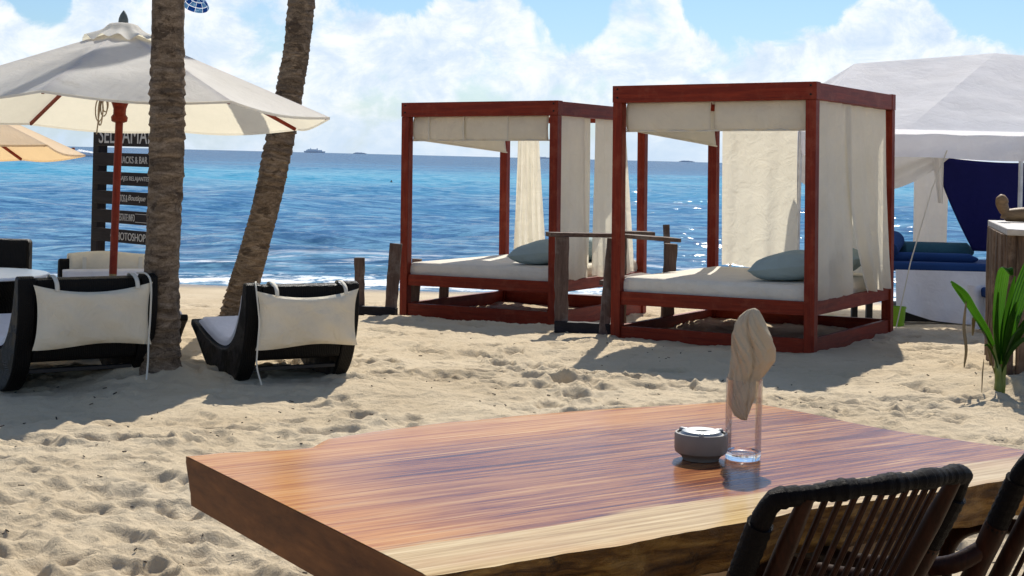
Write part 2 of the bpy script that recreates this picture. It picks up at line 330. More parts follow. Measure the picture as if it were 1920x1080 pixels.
# ------------------------------------------------------------------ object helpers
def link(o, parent=None):
    COL.objects.link(o)
    if parent is not None: o.parent = parent
    return o
def thing(name, label, cat, loc=(0, 0, 0), rot=(0, 0, 0), group=None):
    o = bpy.data.objects.new(name, None); link(o); o.location = loc
    o.rotation_euler = rot if not isinstance(rot, (int, float)) else (0, 0, rot)
    o.empty_display_size = .2
    o['label'] = label; o['category'] = cat
    if group: o['group'] = group
    return o
def tag(o, label, cat, group=None, kind=None):
    if label: o['label'] = label
    if cat: o['category'] = cat
    if group: o['group'] = group
    if kind: o['kind'] = kind
    return o
class MB:
    def __init__(s): s.v = []; s.f = []
    def add(s, vs, fs):
        k = len(s.v); s.v += [tuple(p) for p in vs]; s.f += [tuple(i+k for i in q) for q in fs]; return s
    def box(s, c, d, rot=None):
        c = V(c); R = Euler(rot).to_matrix() if rot else Matrix.Identity(3)
        vs = [c + R @ V((x*d[0]/2, y*d[1]/2, z*d[2]/2)) for x in (-1, 1) for y in (-1, 1) for z in (-1, 1)]
        return s.add(vs, [(0, 1, 3, 2), (4, 6, 7, 5), (0, 4, 5, 1), (2, 3, 7, 6), (0, 2, 6, 4), (1, 5, 7, 3)])
    def tube(s, ps, r, n=10, cap=True, noise=0, flat=None):
        ps = [V(p) for p in ps]; rs = r if isinstance(r, (list, tuple)) else [r]*len(ps)
        vs = []; fs = []; up = None
        for i, p in enumerate(ps):
            d = (ps[min(i+1, len(ps)-1)] - ps[max(i-1, 0)]).normalized()
            if up is None: up = d.orthogonal().normalized()
            up = (up - d*up.dot(d)).normalized(); q = d.cross(up)
            for k in range(n):
                a = 2*PI*k/n; rr = rs[i]*(1+noise*(random.random()-.5))
                vs.append(p + up*math.cos(a)*rr + q*math.sin(a)*rr*(flat or 1))
        for i in range(len(ps)-1):
            for k in range(n):
                a = i*n+k; b_ = i*n+(k+1) % n; fs.append((a, b_, b_+n, a+n))
        if cap: fs.append(tuple(range(n))[::-1]); fs.append(tuple(range((len(ps)-1)*n, len(ps)*n)))
        return s.add(vs, fs)
    def lathe(s, prof, n=32, c=(0, 0, 0), close=False):
        vs = []; fs = []
        for r, z in prof:
            for k in range(n):
                a = 2*PI*k/n; vs.append((c[0]+r*math.cos(a), c[1]+r*math.sin(a), c[2]+z))
        m_ = len(prof)
        for i in range(m_ if close else m_-1):
            for k in range(n):
                a = i*n+k; b_ = i*n+(k+1) % n; j = ((i+1) % m_)*n
                fs.append((a, b_, j+(k+1) % n, j+k))
        if not close:
            if prof[0][0] > 1e-4: fs.append(tuple(range(n))[::-1])
            if prof[-1][0] > 1e-4: fs.append(tuple(range((m_-1)*n, m_*n)))
        return s.add(vs, fs)
    def grid(s, fn, nu, nv):
        vs = [fn(i/nu, j/nv) for j in range(nv+1) for i in range(nu+1)]
        fs = [(j*(nu+1)+i, j*(nu+1)+i+1, (j+1)*(nu+1)+i+1, (j+1)*(nu+1)+i) for j in range(nv) for i in range(nu)]
        return s.add(vs, fs)
    def prism(s, poly, x0, x1):   # polygon in (y, z), extruded along x
        n = len(poly); vs = [(x0, a, b_) for a, b_ in poly]+[(x1, a, b_) for a, b_ in poly]
        fs = [tuple(range(n))[::-1], tuple(range(n, 2*n))]+[(i, (i+1) % n, n+(i+1) % n, n+i) for i in range(n)]
        return s.add(vs, fs)
    def build(s, name, mat, parent=None, smooth=True, bevel=0, angle=40, seg=2, solid=0, label=None, sub=0):
        me = bpy.data.meshes.new(name); me.from_pydata(s.v, [], s.f); me.materials.append(mat if not isinstance(mat, str) else M[mat])
        me.validate(); me.update()
        if smooth:
            me.shade_smooth()
            me.set_sharp_from_angle(angle=math.radians(angle))
        o = bpy.data.objects.new(name, me); link(o, parent)
        if solid: q = o.modifiers.new('solid', 'SOLIDIFY'); q.thickness = solid; q.offset = 0
        if bevel: q = o.modifiers.new('bevel', 'BEVEL'); q.width = bevel; q.segments = seg; q.limit_method = 'ANGLE'; q.angle_limit = math.radians(40)
        if sub: q = o.modifiers.new('sub', 'SUBSURF'); q.levels = sub; q.render_levels = sub
        if label: o['label'] = label
        return o
def copy_tree(o, parent=None):
    c = o.copy(); link(c)
    if parent: c.parent = parent
    for ch in list(o.children): copy_tree(ch, c)
    return c
def lerp(a, b, t): return a+(b-a)*t
def catmull(pts, n):
    P = [np.array(p, float) for p in pts]; P = [2*P[0]-P[1]]+P+[2*P[-1]-P[-2]]; out = []
    for i in range(1, len(P)-2):
        for k in range(n):
            t = k/n; a, b_, c, d = P[i-1], P[i], P[i+1], P[i+2]
            out.append(.5*((2*b_)+(-a+c)*t+(2*a-5*b_+4*c-d)*t*t+(-a+3*b_-3*c+d)*t**3))
    out.append(P[-2]); return [tuple(p) for p in out]

# numpy gradient noise
_perm = rng.permutation(512)
_g = rng.randn(512, 2); _g /= np.linalg.norm(_g, axis=1)[:, None]
def perlin(x, y):
    xi = np.floor(x).astype(int); yi = np.floor(y).astype(int); xf = x-xi; yf = y-yi
    def gr(a, b_, dx, dy):
        h = _perm[(_perm[a & 511]+b_) & 511]; return _g[h, 0]*dx+_g[h, 1]*dy
    u_ = xf**3*(xf*(xf*6-15)+10); v_ = yf**3*(yf*(yf*6-15)+10)
    n00 = gr(xi, yi, xf, yf); n10 = gr(xi+1, yi, xf-1, yf); n01 = gr(xi, yi+1, xf, yf-1); n11 = gr(xi+1, yi+1, xf-1, yf-1)
    return (n00*(1-u_)+n10*u_)*(1-v_)+(n01*(1-u_)+n11*u_)*v_
def gridmesh(name, X, Y, Z, mat):
    ny, nx = Z.shape
    co = np.empty((ny*nx, 3), np.float32); co[:, 0] = X.ravel(); co[:, 1] = Y.ravel(); co[:, 2] = Z.ravel()
    idx = np.arange(ny*nx).reshape(ny, nx)
    q = np.stack([idx[:-1, :-1], idx[:-1, 1:], idx[1:, 1:], idx[1:, :-1]], -1).reshape(-1, 4).astype(np.int32)
    me = bpy.data.meshes.new(name); me.vertices.add(len(co)); me.vertices.foreach_set('co', co.ravel())
    me.loops.add(q.size); me.loops.foreach_set('vertex_index', q.ravel())
    me.polygons.add(len(q)); me.polygons.foreach_set('loop_start', np.arange(0, q.size, 4, dtype=np.int32))
    me.update(calc_edges=True); me.validate(); me.shade_smooth(); me.materials.append(M[mat])
    return link(bpy.data.objects.new(name, me))

# ------------------------------------------------------------------ SAND
def seq(*segs):
    out = []
    for a, b_, st in segs: out += list(np.arange(a, b_-1e-6, st))
    out.append(segs[-1][1]); return np.array(out)
def base_z(Y):
    z = -.046*np.clip(Y-12.2, 0, None) - .11*np.clip(Y-20.5, 0, 30)
    return z
PITS = []
for k in range(1350):
    y_ = 4.3 + 12.5*random.random()**1.25; x_ = (random.random()*2-1)*(y_*.36+.6)
    PITS.append((x_, y_, random.uniform(.03, .10), random.uniform(.7, 2.0), random.random()*PI, random.uniform(.12, .34)))
for ci in range(9):      # wandering footprint trails
    a = random.random()*2*PI; px_, py_ = random.uniform(-3, 3), random.uniform(5, 12)
    for k in range(12):
        a += random.uniform(-.2, .2); px_ += .33*math.cos(a); py_ += .33*math.sin(a); s_ = .09*(1 if k % 2 else -1)
        PITS.append((px_-s_*math.sin(a), py_+s_*math.cos(a), .075, 1.9, a, .42))
MOUNDS = [(-2.22, 9.3, .55, .38, .11), (-2.33, 12.8, .5, .4, .08), (.85, 12.2, .4, .2, .02),
          (-.75, 14.75, .3, .2, .03), (-2.8, 8.9, 1.0, .3, -.02), (3.3, 9.75, .3, .25, .04), (3.6, 10.0, .5, .4, .05), (2.95, 12.9, .4, .3, .04)]
def sand_height(X, Y):
    near = np.clip((18.5-Y)/3, .12, 1)
    dx = perlin(X*1.7+5, Y*1.7)*.25; dy = perlin(X*1.7, Y*1.7+9)*.25
    x2 = X+dx; y2 = Y+dy
    z = .045*perlin(X*.55, Y*.55+3) + .034*perlin(x2*1.5, y2*1.9) + .019*perlin(x2*3.4+7, y2*4.2)
    r = 1-np.abs(perlin(x2*5.1+2, y2*6.2))*2; z += .016*(r-.5)*(.5+perlin(X*1.1, Y*1.1))
    z += .008*perlin(x2*10, y2*12) + .006*perlin(X*23, Y*26) + .004*perlin(X*47, Y*49)
    pm = np.clip(perlin(X*.9+31, Y*.8)*2.2+perlin(X*2.6, Y*2.4+8)*1.2-.15, 0, 1)
    z += pm*(.030*(.35-np.abs(perlin(x2*13, y2*15+4)))+.014*(.3-np.abs(perlin(X*31, Y*33))))
    z *= near
    for (a, b_, s1, s2, h) in MOUNDS: z += h*np.exp(-((X-a)/s1)**2-((Y-b_)/s2)**2)
    z = z + base_z(Y)
    for (cx, cy, yw, zb) in ((2.134, 12.81, -.546, -.002), (.187, 15.295, -.52, -.141)):   # sand trodden level round the daybeds
        c, s_ = math.cos(yw), math.sin(yw); u_ = (X-cx)*c+(Y-cy)*s_; v_ = -(X-cx)*s_+(Y-cy)*c
        d = np.sqrt(np.clip(np.abs(u_)-.95, 0, None)**2+np.clip(np.abs(v_)-1.08, 0, None)**2)
        wt = np.exp(-(d/.32)**2); und = .028*perlin(X*2.3+3, Y*2.6)+.016*perlin(X*6, Y*6.5)+.005*perlin(X*17, Y*18)
        z = z*(1-wt)+(zb-.008+und)*wt
    return z
def add_pits(xs, ys, Z):
    X, Y = np.meshgrid(xs, ys)
    for (a, b_, r, el, th, dp) in PITS:
        R_ = r*max(el, 1)*2.4
        i0, i1 = np.searchsorted(xs, (a-R_, a+R_)); j0, j1 = np.searchsorted(ys, (b_-R_, b_+R_))
        if i1 <= i0 or j1 <= j0: continue
        x = X[j0:j1, i0:i1]-a; y = Y[j0:j1, i0:i1]-b_
        c, s_ = math.cos(th), math.sin(th); u_ = (x*c+y*s_)/(r*el); v_ = (-x*s_+y*c)/r
        d = np.sqrt(u_*u_+v_*v_) * (1+.42*perlin(x*9+a*7, y*9+b_*5))
        prof = -np.exp(-(d/.95)**5)*1.0*(1-.35*v_) + .36*np.exp(-((d-1.28)/.26)**2)*(1+.9*perlin(x*14+a, y*14))
        Z[j0:j1, i0:i1] += prof*dp*r*1.25
    return Z
xs = seq((-400, -60, 34), (-60, -12, 4), (-12, -5.6, .4), (-5.6, -2.3, .024), (-2.3, 2.3, .0135), (2.3, 5.6, .024), (5.6, 12, .4), (12, 60, 4), (60, 400, 34))
ys = seq((-60, -4, 4), (-4, 4.3, .25), (4.3, 7.2, .0125), (7.2, 10.5, .017), (10.5, 16, .028), (16, 22, .07), (22, 60, 2), (60, 400, 34))
XX, YY = np.meshgrid(xs, ys)
ZZ = add_pits(xs, ys, sand_height(XX, YY))
tag(gridmesh('sand', XX, YY, ZZ, 'sand'), None, None, kind='structure')
def gz(x, y): return float(sand_height(np.array([x]), np.array([y]))[0])

# ------------------------------------------------------------------ SEA
SEA_Z = -.36
def seaheight(X, Y):
    z = np.zeros_like(X); rs = np.random.RandomState(3)
    spacing = Y*Y/4200.
    for k in range(46):
        L = .55*(1.125**k); th = rs.randn()*.55+PI/2; a = .0085*L**.86
        ph = rs.rand()*6.28; kx, ky = 2*PI/L*math.cos(th), 2*PI/L*math.sin(th)
        fade = np.clip(1.5-spacing*4.0/L, 0, 1)*np.clip((60/L), 0, 1)
        mod = .6+1.3*perlin(X/(L*6)+k*3.1, Y/(L*5)+k)
        s_ = np.sin(kx*X+ky*Y+ph); z += a*mod*fade*(1-np.abs(s_)*1.2+.1*s_)
    shore = np.clip((Y-19.8)/5, .12, 1); z = (z-z.mean())*shore*.9
    yw = Y+.9*perlin(X*.16, Y*.05)
    z += .15*np.exp(-((yw-26.6)/.5)**2)*np.clip(.75+1.0*perlin(X*.2+4, Y*0), .2, 1.4)
    z += .11*np.exp(-((yw-22.3)/.28)**2)*np.clip(.7+1.1*perlin(X*.5+9, Y*0), 0, 1.4)
    z += .09*np.exp(-((Y+1.4*perlin(X*.1+7, Y*.05)-35)/.9)**2)
    return z
ysea = [19.0]
while ysea[-1] < 170: ysea.append(ysea[-1]+max(.05, ysea[-1]**2/5200))
ysea += list(np.geomspace(ysea[-1]*1.03, 16000, 60)); ysea = np.array(ysea)
ts = np.concatenate([-np.geomspace(60, .62, 26), np.linspace(-.6, .6, 520), np.geomspace(.62, 60, 26)])
TT, YS = np.meshgrid(ts, ysea)
XS = TT*np.where(YS < 400, YS, 400+(YS-400)*1.0)*.62
ZS = seaheight(XS, YS); ZS[YS > 170] *= 0
sea = gridmesh('sea', XS, YS, ZS, 'sea'); sea.location = (0, 0, SEA_Z); tag(sea, None, None, kind='structure')

# ------------------------------------------------------------------ DAYBEDS
L_, W_, H_ = 1.76, 2.035, 2.12; PW = .085
def curtain(P0, P1, z0, z1, folds=5, amp=.03, gather=1.0, flare=0., out=(0, 0), parent=None, seedv=0, name='curtain', hem=.01, label=None, shift=0., pw=1.3):
    P0 = V((*P0, 0)); P1 = V((*P1, 0)); d = P1-P0; nrm = V((-d.y, d.x, 0)).normalized(); rd = random.Random(seedv)
    ph = [rd.random()*6 for _ in range(4)]; c0 = (P0+P1)/2
    def fn(u_, v_):       # v: 0 top .. 1 bottom
        s_ = (u_-.5)*(lerp(gather, 1+flare, v_**pw)) + .5 + shift*v_**pw
        p = P0+d*s_
        a = amp*(.35+.65*v_)
        off = a*(math.sin(u_*folds*2*PI+ph[0]+.8*math.sin(v_*2+ph[3]))+.5*math.sin(u_*folds*3.7*PI+ph[1]+v_*1.5)+.25*math.sin(u_*folds*9+ph[2]-v_*3))
        p = p+nrm*off+V((out[0], out[1], 0))*v_
        z = lerp(z1, z0, v_) + (hem*math.sin(u_*folds*2*PI+ph[1]) if v_ > .98 else 0) - .006*math.sin(u_*PI)*v_
        return (p.x, p.y, z)
    return MB().grid(fn, 44, 34).build(name, 'curtain', parent, label=label)
def pillow_mesh(a, b_, t_, seedv):
    rd = random.Random(seedv); p1 = rd.random()*6
    def fn(sgn):
        def g(u_, v_):
            x = u_*2-1; y = v_*2-1
            k = max(0, (1-abs(x)**2.6))**.55*max(0, (1-abs(y)**2.6))**.55
            pinch = 1-.10*(1-x*x)*abs(y)**4 ; pin2 = 1-.10*(1-y*y)*abs(x)**4
            return (a*x*pin2, b_*y*pinch, sgn*t_*k*(1+.06*math.sin(5*x+p1)+.05*math.sin(6*y+2*x)))
        return g
    m_ = MB(); m_.grid(fn(1), 22, 18)
    lo = MB().grid(fn(-1), 22, 18); m_.add(lo.v, [q[::-1] for q in lo.f])
    return m_
def mattress(m_, x0, x1, y0, y1, z0, z1):
    r = .035
    poly = []
    def fn(u_, v_):
        return None
    n = 26
    def top(u_, v_):
        x = lerp(x0, x1, u_); y = lerp(y0, y1, v_)
        ex = min(u_, 1-u_)*(x1-x0); ey = min(v_, 1-v_)*(y1-y0); e = min(ex, ey)
        dz = r-math.sqrt(max(0, r*r-(r-min(e, r))**2))
        return (x, y, z1-dz+.006*math.sin(x*5+1)*math.sin(y*4)*(min(e, .2)/.2))
    us = [0, .006, .014, .025]+[.04+.92*i/n for i in range(n+1)]+[.975, .986, .994, 1]
    k = len(us); vs = [top(a, b_) for b_ in us for a in us]
    m_.add(vs, [(j*k+i, j*k+i+1, (j+1)*k+i+1, (j+1)*k+i) for j in range(k-1) for i in range(k-1)])
    ring = [(i, 0) for i in range(k)]+[(k-1, j) for j in range(1, k)]+[(i, k-1) for i in range(k-2, -1, -1)]+[(0, j) for j in range(k-2, 0, -1)]
    rv = []
    for (i, j) in ring:
        p = V(top(us[i], us[j])); rv.append(p)
    c = V(((x0+x1)/2, (y0+y1)/2, 0)); vs = []; N = len(rv)
    zs = [(0, z1-r), (.006, lerp(z1-r, z0, .3)), (.009, lerp(z1-r, z0, .6)), (.0, z0+.012), (-.012, z0)]
    for o_, z in zs:
        for p in rv:
            q = V((p.x-c.x, p.y-c.y, 0)); s_ = V((math.copysign(o_, q.x) if abs(abs(q.x)-(x1-x0)/2) < 1e-4 else 0, math.copysign(o_, q.y) if abs(abs(q.y)-(y1-y0)/2) < 1e-4 else 0, 0))
            vs.append((p.x+s_.x, p.y+s_.y, z))
    fs = [(a*N+(i+1) % N, a*N+i, (a+1)*N+i, (a+1)*N+(i+1) % N)[::-1] for a in range(len(zs)-1) for i in range(N)]
    m_.add(vs, fs)
    return m_
def daybed(label, loc, yaw, tilt, variant):
    r = thing('canopy_daybed', label, 'daybed', loc, (tilt[0], tilt[1], yaw), 'canopied wooden daybeds on the sand')
    hx, hy = L_/2-PW/2, W_/2-PW/2
    for sx_, sy_ in ((-1, -1), (1, -1), (1, 1), (-1, 1)):
        MB().box((sx_*hx, sy_*hy, (H_-.14)/2-.10), (PW, PW, H_-.14+.20-.002)).build('post', 'red_z', r, bevel=.004)
    for sy_ in (-1, 1):
        MB().box((0, sy_*(hy-.004), H_-.07), (L_+.008, PW+.012, .14)).build('top_rail', 'red_x', r, bevel=.004)
        MB().box((0, sy_*(hy+.004), .362), (L_-2*PW-.002, .045, .108)).build('bed_rail', 'red_x', r, bevel=.003)
        MB().box((0, sy_*(hy+.004), .055), (L_-2*PW-.002, .045, .15)).build('lower_rail', 'red_x', r, bevel=.003)
    for sx_ in (-1, 1):
        MB().box((sx_*(hx-.003), 0, H_-.072), (PW+.006, W_-2*PW-.022, .132)).build('top_rail', 'red_y', r, bevel=.004)
        MB().box((sx_*(hx+.004), 0, .362), (.045, W_-2*PW-.002, .108)).build('bed_rail', 'red_y', r, bevel=.003)
        MB().box((sx_*(hx+.004), 0, .055), (.045, W_-2*PW-.002, .15)).build('lower_rail', 'red_y', r, bevel=.003)
    MB().box((0, 0, .39), (L_-.16, W_-.16, .025)).build('bed_base', 'red_x', r)
    for dz in (.03, .10):
        for sx_ in (-1, 1):
            q = MB().lathe([(.009, 0), (.009, .004), (.005, .007)], 8)
            o = q.build('bolt', 'iron', r); o.location = (hx, -hy-.0445, H_-dz) if sx_ > 0 else (-hx, -hy-.0445, H_-dz); o.rotation_euler = (PI/2, 0, 0)
    mattress(MB(), -hx+.035, hx-.035, -hy+.03, hy-.03, .404, .535).build('mattress', 'matt', r, angle=60)
    # roof cloth, slightly sagging between the rails
    def roof(u_, v_):
        x = lerp(-hx+.03, hx-.03, u_); y = lerp(-hy+.03, hy-.03, v_)
        return (x, y, H_-.045-.07*math.sin(u_*PI)*math.sin(v_*PI)+.010*math.sin(x*9)*math.sin(y*2.5))
    MB().grid(roof, 24, 24).build('roof_cloth', 'roofcloth', r)
    # front valances
    y_f = -hy+.052
    def valance(xa, xb, z1, z0, yf, sd_, axis='x', bow=.02, nm='valance', droop=(0, 0)):
        rd = random.Random(sd_); p = rd.random()*6
        def fn(u_, v_):
            x = lerp(xa, xb, u_); z = lerp(z1, z0-lerp(droop[0], droop[1], u_), v_)
            o_ = bow*math.sin(v_*PI)*(.8+.3*math.sin(u_*6+p))+.006*math.sin(u_*17+p)*v_
            return (x, yf-o_, z) if axis == 'x' else (yf-o_, x, z)
        o = MB().grid(fn, 26, 10).build(nm, 'curtain', r, solid=.004)
        za, zb = z0-droop[0], z0-droop[1]
        e = [(xa-.015, yf, za), (xb+.015, yf, zb)] if axis == 'x' else [(yf, xa-.015, za), (yf, xb+.015, zb)]
        MB().tube(e, .007, 8).build('hem_rod', 'strap', o)
        return o
    if variant == 2:
        valance(-hx+.05, -.035, 1.985, 1.745, y_f, 1); valance(.0, hx-.055, 1.985, 1.748, y_f, 2)
        for x_ in (-.02, hx-.06, -.012): MB().box((x_, y_f+.02, 1.99), (.03, .012, .06)).build('tie', 'strap', r)
    else:
        valance(-hx+.05, -.20, 1.985, 1.745, y_f, 4); valance(-.196, hx-.10, 1.985, 1.748, y_f, 5)
        for x_ in (-.198, -.6, .3): MB().box((x_, y_f-.025, 1.87), (.016, .004, .24)).build('tie', 'strap', r)
    # left side valance seen from inside, sagging towards the back
    valance(-hy+.05, hy-.06, 1.985, 1.76, -hx+.05, 7, 'y', .015, 'side_valance', (0, .10))
    # right side curtains (outside the mattress) and back curtains
    xr = hx-.01
    if variant == 2:
        curtain((xr+.02, -hy+.05), (xr+.02, -.10), .425, 1.98, 2.5, .018, 1., .03, (.02, 0), r, 3, shift=.02)
        curtain((xr+.0, -.20), (xr+.0, hy-.07), .425, 1.98, 3.5, .024, 1.02, -.40, (.05, 0), r, 5, shift=.20, pw=3.2)
        curtain((-hx+.09, hy-.01), (-hx+.83, hy-.01), .55, 1.98, 2, .014, 1.0, 0, (0, 0), r, 8)
        curtain((.10, hy-.01), (hx-.1, hy-.01), .5, 1.98, 4, .02, 1.0, 0, (0, 0), r, 9)
    else:
        curtain((xr+.02, -hy+.05), (xr+.02, -.38), .425, 1.98, 2, .014, .95, .10, (.02, 0), r, 13, shift=.06)
        curtain((xr-.02, -.42), (xr-.02, -.20), .45, 1.98, 2, .012, 1., .0, (0, 0), r, 17)
        curtain((xr+.0, -.20), (xr+.0, hy-.34), .425, 1.98, 3.5, .020, .82, .16, (.05, 0), r, 15, shift=.02)
        curtain((-hx+.14, hy-.02), (-hx+.46, hy-.02), .5, 1.98, 5, .030, .8, .25, (0, 0), r, 18, shift=.08)
    return r
db2 = daybed('larger canopied wooden daybed at the right, nearest to the varnished table', (2.134, 12.81, -.042), -.546, (-.002, -.017), 2)
db1 = daybed('smaller looking canopied wooden daybed further back, left of the nearer one', (.187, 15.295, -.141), -.52, (-.002, -.017), 1)
def place_pillow(db, x, y, rz, tilt, lab, sd_, a=.33, b_=.22, t_=.115):
    Mx = Matrix.Translation(db.location) @ Euler(db.rotation_euler).to_matrix().to_4x4()
    o = pillow_mesh(a, b_, t_, sd_).build('pillow', 'pillow'); o.location = Mx @ V((x, y, .535+t_*.92+abs(math.sin(tilt))*b_*.6))
    o.rotation_euler = (Mx.to_3x3() @ (Matrix.Rotation(rz, 3, 'Z') @ Matrix.Rotation(tilt, 3, 'Y'))).to_euler()
    tag(o, lab, 'pillow', 'blue grey pillows on the daybeds')
place_pillow(db2, .50, -.52, .25, -.12, 'grey blue pillow beside the front right post of the nearer daybed', 1)
place_pillow(db2, .50, .38, .1, -.12, 'grey blue pillow seen through the slit between side curtains of the nearer daybed', 2)
place_pillow(db1, .44, -.45, .25, -.12, 'grey blue pillow at the front of the further daybed mattress', 3)
place_pillow(db1, .48, .42, .1, -.12, 'grey blue pillow half hidden behind side curtains of the further daybed', 4)

# ------------------------------------------------------------------ PALMS
def palm(label, pts, rad, crown_seed):
    base = V(pts[0]); t_ = thing('palm_tree', label, 'palm tree', base, 0, 'palm trees on the beach')
    C = catmull([(V(p)-base) for p in pts], 60); ps = []; rs = []; s_ = 0; rd = random.Random(crown_seed); nxt = 0; ph = 0
    ring = .075
    for i, p in enumerate(C):
        if i: s_ += (V(p)-V(C[i-1])).length
        fr = s_/ring+.7*math.sin(s_*2.1)+.9*math.sin(s_*5.3+crown_seed); q = fr % 1
        rr = rad*(1.10-.035*s_)+.009*(1-q)*(.7+.9*math.sin(int(fr)*12.9)) + (.05*math.exp(-s_/.25) if s_ < 1 else 0)
        ps.append(p); rs.append(max(rr, rad*.6))
    m_ = MB(); n = 40; vs = []; fs = []
    for i, p in enumerate(ps):
        p = V(p); d = (V(ps[min(i+1, len(ps)-1)])-V(ps[max(i-1, 0)])).normalized(); a_ = V((1, 0, 0)); a_ = (a_-d*a_.dot(d)).normalized(); b_ = d.cross(a_)
        th = np.arange(n)*2*PI/n
        ns = perlin(np.cos(th)*2.2+7*crown_seed, np.sin(th)*2.2+i*.33)*.10 + perlin(np.cos(th)*7+3, np.sin(th)*7+i*.8)*.045 + perlin(np.cos(th)*3+1, np.sin(th)*3+i*.06)*.10
        for k in range(n):
            r_ = rs[i]*(1+ns[k]); vs.append(p+a_*math.cos(th[k])*r_+b_*math.sin(th[k])*r_)
    for i in range(len(ps)-1):
        for k in range(n): fs.append((i*n+k, i*n+(k+1) % n, (i+1)*n+(k+1) % n, (i+1)*n+k))
    MB().add(vs, fs).build('trunk', 'bark', t_, angle=75)
    topv = V(C[-1]); m_ = MB()
    for k in range(15):
        a = k*2.399; el = .9-1.5*(k/15); Lf = 2.1+rd.random()*.5
        p = topv.copy(); d = V((math.cos(a)*math.cos(el), math.sin(a)*math.cos(el), math.sin(el))); prev = p
        pts2 = []
        for j in range(15):
            pts2.append(p.copy()); d = (d+V((0, 0, -.09))).normalized(); p = p+d*Lf/14
        m_.tube(pts2, [.022*(1-j/16) for j in range(15)], 5)
        for j in range(1, 15):
            for f_ in (.0, .5):
                q = pts2[j-1].lerp(pts2[j], f_); dd = (pts2[j]-pts2[j-1]).normalized(); sd2 = dd.cross(V((0, 0, 1))).normalized()
                ln = .55*math.sin(PI*(j+f_)/15.5)**.6
                for s2 in (-1, 1):
                    tip = q+(sd2*s2*.8+dd*.5+V((0, 0, -.35))).normalized()*ln
                    m_.add([q-dd*.02, q+dd*.02, tip.lerp(q, .4)+dd*.03, tip], [(0, 1, 2, 3)])
    m_.build('crown', 'leaf', t_, smooth=False)
    return t_
palm('straight palm trunk in front of the white parasol, between the two wicker loungers', [(-2.16, 9.3, -.15), (-2.165, 9.3, .6), (-2.15, 9.3, 1.4), (-2.165, 9.3, 2.4), (-2.2, 9.4, 4.5), (-2.1, 9.8, 7.6)], .098, 2)
palm('leaning palm trunk behind the right wicker lounger with dark blotched bark', [(-2.36, 12.8, -.2), (-2.29, 12.8, .2), (-2.20, 12.8, .56), (-2.095, 12.8, 1.0), (-1.984, 12.8, 1.592), (-1.90, 12.8, 2.1), (-1.855, 12.8, 2.5), (-1.83, 12.9, 3.4), (-1.95, 13.3, 5.0), (-2.4, 14.0, 7.0), (-3.1, 14.7, 9.0)], .110, 5)

